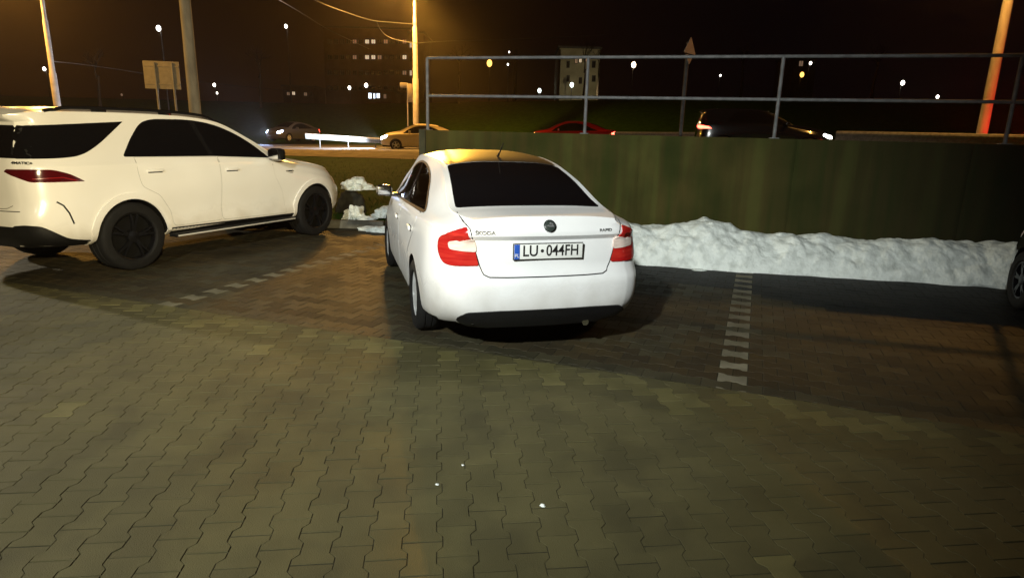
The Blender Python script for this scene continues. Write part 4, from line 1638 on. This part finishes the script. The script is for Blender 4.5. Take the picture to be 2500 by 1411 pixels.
MB().add([(x, -.055, z) for x, z in tri2] + [(x, -.045, z) for x, z in tri2], [tuple(range(n)), tuple(range(n, 2 * n))[::-1]] + [(i, (i + 1) % n, (i + 1) % n + n, i + n) for i in range(n)]).build('lower_plate', MT['board'], ts, smooth=0)


def cable(pix, Y0, Y1, label, r=.022):
    pts = []
    for i in range(33):
        t = i / 32 * (len(pix) - 1)
        k = min(int(t), len(pix) - 2)
        f = t - k
        P = [Vector(pix[max(0, min(len(pix) - 1, k + j))]) for j in (-1, 0, 1, 2)]
        q = .5 * ((2 * P[1]) + (P[2] - P[0]) * f + (2 * P[0] - 5 * P[1] + 4 * P[2] - P[3]) * f * f + (-P[0] + 3 * P[1] - 3 * P[2] + P[3]) * f ** 3)
        pts.append(at(q.x, q.y, lerp(Y0, Y1, i / 32)))
    o = MB().tube(pts, r, 6).build('overhead_cable', MT['galv'])
    return tag(o, label, 'cable', 'overhead cables')


cable([(640, -60), (770, 2), (835, 28), (905, 50), (960, 56), (1014, 60)], 26, 39.3, 'sagging overhead cable coming down from the top edge to the stepped lamp post')
cable([(918, 52), (930, 75), (950, 92), (985, 102), (1016, 106)], 36.5, 39.3, 'short looped cable hanging under the overhead line left of the stepped lamp post')
cable([(1016, 106), (1100, 101), (1250, 97), (1480, 86)], 39.3, 60, 'thin cable running right from the stepped lamp post above the railing')
cable([(600, -40), (680, 0), (745, 38), (800, 72), (900, 120)], 30, 60, 'faint cable slanting down through the dark sky towards the apartment block')
cable([(120, 150), (200, 158), (300, 172), (480, 200), (700, 222)], 37, 75, 'thin cable running right from the far left lamp post behind the sign board')


# =================================================================== guard rails
def guard_rail(p0, p1, n, label):
    o = empty('guard_rail', (p0.x, p0.y, 0), 0, label, 'guard rail', 'steel guard rails')
    d = p1 - p0
    prof = [(0, .31), (-.03, .29), (-.05, .24), (-.03, .19), (0, .155), (-.03, .12), (-.05, .07), (-.03, .02), (0, 0)]
    dirv = Vector((d.x, d.y, 0)).normalized()
    nrm = Vector((dirv.y, -dirv.x, 0))
    mb = MB()
    V = []
    K = 16
    for i in range(K + 1):
        q = d * (i / K)
        for a, z in prof:
            V.append(Vector((q.x, q.y, 0)) + nrm * -a + Vector((0, 0, p0.z + d.z * i / K + .45 + z)))
        for a, z in reversed(prof):
            V.append(Vector((q.x, q.y, 0)) + nrm * (-a - .006) + Vector((0, 0, p0.z + d.z * i / K + .45 + z)))
    m = 2 * len(prof)
    mb.add(V, [(i * m + j, i * m + (j + 1) % m, (i + 1) * m + (j + 1) % m, (i + 1) * m + j) for i in range(K) for j in range(m)])
    mb.build('rail', MT['galv'], o, smooth=30)
    for i in range(n):
        q = d * ((i + .5) / n)
        z = p0.z + q.z
        MB().box((q.x + nrm.x * -.09, q.y + nrm.y * -.09, z + .33), (.06, .10, .86), Matrix.Rotation(math.atan2(d.y, d.x), 3, 'Z'), bev=.01).build('post', MT['dark_pole'], o)
    return o


a = at(745, 330, 36.4)
b = at(950, 340, 38.2)
a.z, b.z = at(750, 333, 36.4).z - .60, at(950, 346, 38.2).z - .60
guard_rail(a, b, 3, 'steel guard rail lit white by the headlights of the sand coloured saloon')
a = at(2040, 340, 18.6)
b = at(2700, 352, 14.6)
a.z, b.z = at(2040, 347, 18.6).z - .45, at(2500, 362, 15.6).z - .45
guard_rail(a, b, 6, 'added steel guard rail standing in for a light streak above the right part of the mossy wall, reddish at its end')  # added rail in place of a streak of light
a = at(1500, 333, 31)
b = at(1735, 335, 29)
a.z, b.z = a.z - .55, b.z - .55
guard_rail(a, b, 3, 'added dim steel guard rail standing in for a light streak over the wall between the red car and the dark off-roader')  # rail added for the pale light streak over the wall

# =================================================================== far lights and buildings
FAR = [  # px, py, distance, colour, radius, words
    (387, 70, 60, 'w', .24, 'bright white street lamp high in the sky above the sign board'),
    (108, 169, 95, 'w', .26, 'white street lamp low beside the far left lamp post'),
    (523, 208, 125, 'w', .32, 'white street lamp right of the concrete mast, upper one of two'),
    (530, 228, 130, 'w', .2, 'small white lamp right of the concrete mast, lower one of two'),
    (698, 65, 75, 'w', .2, 'small white street lamp high up left of the apartment block'),
    (853, 215, 112, 'w', .30, 'white street lamp in front of the apartment block, left one of two'),
    (894, 209, 108, 'w', .33, 'white street lamp in front of the apartment block, right one of two'),
    (734, 221, 140, 'w', .22, 'small white lamp by the dark low house left of the apartment block'),
    (1195, 155, 80, 'y', .40, 'big yellow street lamp just below the top rail, near the left railing post'),
    (1547, 159, 80, 'o', .34, 'orange white street lamp between the pale facade and the triangular sign'),
    (1317, 222, 110, 'g', .34, 'cold white lamp just above the lower rail, left of the pale facade'),
    (1396, 208, 96, 'g', .32, 'cold white lamp in front of the pale facade'),
    (1958, 183, 85, 'y', .32, 'yellow street lamp right of the third railing post'),
    (1979, 155, 95, 'w', .22, 'slim white lamp just above the yellow one right of the third post'),
    (2204, 203, 90, 'w', .30, 'warm white street lamp in the right part of the dark sky'),
    (2289, 237, 105, 'w', .26, 'small warm white lamp resting on the lower rail at the right'),
    (1759, 185, 110, 'w', .16, 'tiny white lamp between the triangular sign and the third post'),
    (1240, 158, 120, 'w', .18, 'tiny white lamp right of the big yellow street lamp'),
    (1243, 128, 125, 'w', .16, 'tiny white light just above the top rail near the big yellow lamp'),
    (297, 232, 120, 'd', .22, 'faint lamp low behind the off-roader, left of the sign board posts'),
]
EM = dict(w=E_WHITE, y=E_WARM, o=emis('orange white lamp', (1, .72, .42), 9), g=emis('cold lamp', (.86, 1, .90), 9), d=E_WIN2)
for px, py, Y, k, r, lab in FAR:
    p = at(px, py, Y)
    z0 = terr(p.x, p.y)
    o = empty('street_lamp', (p.x, p.y, z0), 0, lab, 'street lamp', 'distant lit street lamps')
    h = p.z - z0
    MB().tube([(0, .35, -.3), (0, .35, h * .9), (0, .3, h + r * .9), (0, 0, h + r * 1.15)], [.07, .06, .05, .05], 8).build('pole', MT['dark_pole'], o)
    bm = bmesh.new()
    bmesh.ops.create_uvsphere(bm, u_segments=14, v_segments=8, radius=1)
    mb = MB()
    mb.add([(v.co.x * r * .8, v.co.y * r * .8, h + v.co.z * r * 1.05) for v in bm.verts], [[v.index for v in f.verts] for f in bm.faces])
    bm.free()
    mb.build('lamp_globe', EM[k], o)

brick = noisy('dark rendered wall', (.085, .050, .040), (.12, .075, .058), .6, .9)
palew = noisy('pale facade', (.26, .23, .15), (.46, .41, .28), .5, .9, lo=.3, hi=.7)


def block(px0, px1, py_top, Y, depth, m, label, wins, name='apartment_building', rz=0, base_py=250, win_m=None):
    a, b = at(px0, py_top, Y), at(px1, py_top, Y)
    w = b.x - a.x
    cx = (a.x + b.x) / 2
    z0 = terr(cx, Y) - .5
    o = empty(name, (cx, Y, z0), rz, label, 'building')
    H = a.z - z0
    MB().box((0, depth / 2, H / 2), (w, depth, H), bev=.05).build('wall', m, o)
    MB().box((0, depth / 2, H + .15), (w + .5, depth + .5, .3), bev=.05).build('roof', MT['dark_pole'], o)
    for (x0, y0, x1, y1, em) in wins:
        A, B = at(x0, y0, Y), at(x1, y1, Y)
        f = MB()
        ww, hh = B.x - A.x, A.z - B.z
        c = ((A.x + B.x) / 2 - cx, -.02, (A.z + B.z) / 2 - z0)
        t = .09
        for dx, dz, sx, sz in ((0, hh / 2, ww + t, t), (0, -hh / 2, ww + t, t), (-ww / 2, 0, t, hh - t), (ww / 2, 0, t, hh - t), (0, 0, t * .7, hh - t)):
            f.box((c[0] + dx, c[1], c[2] + dz), (sx, .10, sz))
        fo = f.build('window', MT['dark_pole'], o, smooth=0)
        MB().box((c[0], .03, c[2]), (ww - t, .1, hh - t)).build('pane', em, fo, smooth=0)
    return o


W1, W2 = E_WIN, E_WIN2
DK = MT['glass']
rows = []
lit = {(0, 4): W2, (0, 6): W1, (0, 7): W1, (0, 9): W2, (1, 4): W2, (1, 6): W1, (1, 7): W1, (1, 8): W2, (1, 12): W1, (2, 12): W2, (0, 12): W2}
for r in range(4):
    for k in range(13):
        x = 800 + k * 15.2
        y = 97 + r * 38
        rows.append((x, y, x + 10.5, y + 11, lit.get((r, k), DK)))
block(788, 1000, 68, 118, 12, brick, 'dark apartment block with two rows of lit windows, left of the stepped lamp post', rows)
rows = []
for r in range(4):
    for k in range(2):
        x = 1001 + k * 16
        y = 104 + r * 34
        rows.append((x - 1, y, x + 5, y + 14, W1 if (r, k) in ((0, 0), (2, 0)) else DK))
block(998, 1034, 82, 112, 10, brick, 'narrow dark stair tower with two lit windows behind the stepped lamp post', rows, 'stair_tower')
block(1366, 1466, 118, 100, 9, palew, 'pale floodlit tall facade seen behind the second railing post', [(1404, 140, 1410, 156, W2), (1414, 138, 1420, 154, W1), (1426, 136, 1433, 152, W2), (1384, 150, 1390, 166, DK), (1446, 150, 1453, 166, DK), (1384, 185, 1390, 200, DK), (1446, 185, 1453, 200, DK), (1414, 190, 1420, 205, DK)], 'facade_building', base_py=247)
block(880, 955, 222, 98, 8, brick, 'low shop with bright bluish windows below the apartment block', [(899, 227, 908, 242, E_SHOP), (911, 228, 917, 242, E_SHOP), (919, 228, 928, 241, E_SHOP), (936, 230, 944, 242, W2)], 'shop')
block(690, 765, 212, 135, 8, brick, 'low dark house with a few faintly lit windows, left of the apartment block', [(700, 225, 708, 234, W2), (713, 224, 721, 233, W1), (742, 226, 750, 235, W2), (755, 226, 762, 235, DK)], 'house')
block(1940, 1996, 140, 120, 8, brick, 'small dark building with one lit window behind the yellow street lamp', [(1951, 149, 1960, 163, W2), (1966, 150, 1972, 162, DK), (1984, 150, 1990, 162, DK)], 'house')
for px, w, lab in ((1256, 10, 'pale grey pole standing left of the pale facade, nearer the railing corner'), (1362, 6, 'slim white pole right beside the pale facade')):
    p = at(px, 245, 78)
    z0 = terr(p.x, p.y)
    o = MB().tube([(0, 0, -.3), (0, 0, at(px, 122, 78).z - z0)], [w * .5 / F_PX * 78, w * .38 / F_PX * 78], 12).build('utility_pole', MT['dark_pole'] if w > 8 else MT['galv'])
    o.location = (p.x, p.y, z0)
    tag(o, lab, 'pole')

# bare trees along the far bank
bark = noisy('bark', (.028, .02, .014), (.05, .036, .025), 8, .95)


def bare_tree(x, y, h, seed, label):
    rg = random.Random(seed)
    z0 = terr(x, y)
    o = empty('bare_tree', (x, y, z0), 0, label, 'tree', 'bare trees on the far bank')
    tk = MB()
    tk.tube([(0, 0, -.2), (rg.uniform(-.1, .1), 0, h * .25), (rg.uniform(-.2, .2), 0, h * .5)], [.16, .12, .09], 8)
    tk.build('trunk', bark, o)
    cr = MB()

    def br(p, d, L, r, lv):
        q = p + d * L
        mid = p + d * (L * .5) + Vector((rg.gauss(0, .06), rg.gauss(0, .06), 0)) * L
        cr.tube([p, mid, q], [r, r * .8, r * .5], 5 if lv < 2 else 4, cap=False)
        if lv < 4:
            for _ in range(rg.choice((2, 3, 3)) if lv else 5):
                nd = (d + Vector((rg.gauss(0, .5), rg.gauss(0, .5), rg.gauss(.12, .3)))).normalized()
                br(p.lerp(q, rg.uniform(.5, 1)), nd, L * rg.uniform(.55, .8), r * .55, lv + 1)
    br(Vector((0, 0, h * .45)), Vector((0, 0, 1)), h * .22, .09, 0)
    cr.build('crown', bark, o, smooth=0, fixn=False)
    return o


for i, (px, Y, h, lab) in enumerate(((1420, 84, 9, 'bare tree standing in front of the pale facade'), (1455, 88, 8, 'bare tree at the right edge of the pale facade'), (640, 62, 6, 'bare tree left of the apartment block above the grey saloon'),
                                     (1120, 60, 5.5, 'bare tree in the dark right of the stepped lamp post'), (1800, 62, 6, 'bare tree in the dark between the triangular sign and the third post'), (2120, 58, 5.5, 'bare tree in the dark at the right, left of the reddened lamp post'), (250, 60, 6, 'bare tree in the dark behind the left part of the off-roader roof'))):
    p = at(px, 300, Y)
    bare_tree(p.x, p.y, h, i * 11 + 2, lab)

# =================================================================== light
def lamp(name, kind, loc, power, col, r=.15, target=None, size=None, blend=1.):
    ld = bpy.data.lights.new(name, kind)
    ld.energy = power
    ld.color = col
    ld.shadow_soft_size = r
    lo = bpy.data.objects.new(name, ld)
    COL.objects.link(lo)
    lo.location = loc
    if target is not None:
        lo.rotation_euler = (Vector(target) - Vector(loc)).to_track_quat('-Z', 'Y').to_euler()
    if size:
        ld.spot_size = R_(size)
        ld.spot_blend = blend
    return lo


WHITE = (.95, 1, .95)
lamp('yard_floodlight', 'SPOT', (-2.7, -3.3, 4.9), 5400, WHITE, .12, (-.1, 6.4, .5), 55, 1.)
lamp('yard_floodlight', 'SPOT', (2.2, -3.6, 3.4), 7200, (1, .83, .48), .10, (-5.2, 8.6, 1.9), 40, 1.)
lamp('lot_lamp', 'SPOT', (-21, 15, 7.6), 8000, (1, .90, .66), .25, (-1, 4.2, .3), 44, 1.)
lamp('lot_lamp', 'SPOT', (-21, 14.6, 7.6), 5200, (1, .48, .07), .15, (-11.5, 20, 4.6), 80, 1.)
lp = at(55, -30, 36)
lamp('orange_spot', 'SPOT', (lp.x, lp.y, 9.6), 5000, (1, .46, .07), .3, (-9, 9, 0), 40, 1.)
# directional output of the sodium lamp on the stepped post, plus an added spot
lp = at(985, -40, 38.5)
lamp('orange_spot', 'SPOT', (lp.x, lp.y, 10.2), 8500, (1, .48, .09), 1.3, (-5.4, 8, 0), 31, 1.)
lamp('orange_spot', 'SPOT', (lp.x, lp.y, 10.2), 80000, (1, .49, .06), .25, (-.25, 6.3, 1.42), 3.5, 1.)  # added narrow spot, aimed at the saloon roof for its gold sheen
fp = at(1440, 250, 86)
gl = lamp('facade_light', 'SPOT', (fp.x, fp.y, terr(fp.x, fp.y) + 1.2), 1100, (1, .85, .5), .2, tuple(at(1440, 190, 100)), 90, .8)

HAZE = True
if HAZE:
    hz = MB().box((0, 275, 22), (640, 690, 46.2)).build('haze', [], None, smooth=0)
    hz['kind'] = 'stuff'
    m = bpy.data.materials.new('night haze')
    m.use_nodes = True
    nn = m.node_tree.nodes
    nn.remove(nn['Principled BSDF'])
    pv = nn.new('ShaderNodeVolumePrincipled')
    pv.inputs['Color'].default_value = (.96, .84, .68, 1)
    pv.inputs['Density'].default_value = .00055
    pv.inputs['Anisotropy'].default_value = .82
    m.node_tree.links.new(pv.outputs[0], nn['Material Output'].inputs['Volume'])
    hz.data.materials.append(m)
w = bpy.data.worlds.new('World')
scene.world = w
w.use_nodes = True
n = w.node_tree.nodes
l = w.node_tree.links
bg = n['Background']
tc = n.new('ShaderNodeTexCoord')
sx = n.new('ShaderNodeSeparateXYZ')
l.new(tc.outputs['Generated'], sx.inputs[0])
mr = n.new('ShaderNodeMapRange')
mr.inputs['From Min'].default_value = -.62
mr.inputs['From Max'].default_value = .38
l.new(sx.outputs['X'], mr.inputs['Value'])
cr = n.new('ShaderNodeValToRGB')
cr.color_ramp.elements[0].color = (.030, .0095, .0022, 1)
cr.color_ramp.elements[1].color = (.0042, .0020, .0030, 1)
e = cr.color_ramp.elements.new(.45)
e.color = (.0125, .0046, .0018, 1)
l.new(mr.outputs[0], cr.inputs[0])
l.new(cr.outputs[0], bg.inputs['Color'])
bg.inputs['Strength'].default_value = .32

scene.view_settings.view_transform = 'Standard'
scene.view_settings.look = 'None'
scene.view_settings.exposure = 0
scene.view_settings.gamma = 1
scene.cycles.use_denoising = True
scene.cycles.max_bounces = 6
scene.cycles.sample_clamp_indirect = 3
scene.cycles.sample_clamp_direct = 0
bpy.context.view_layer.update()
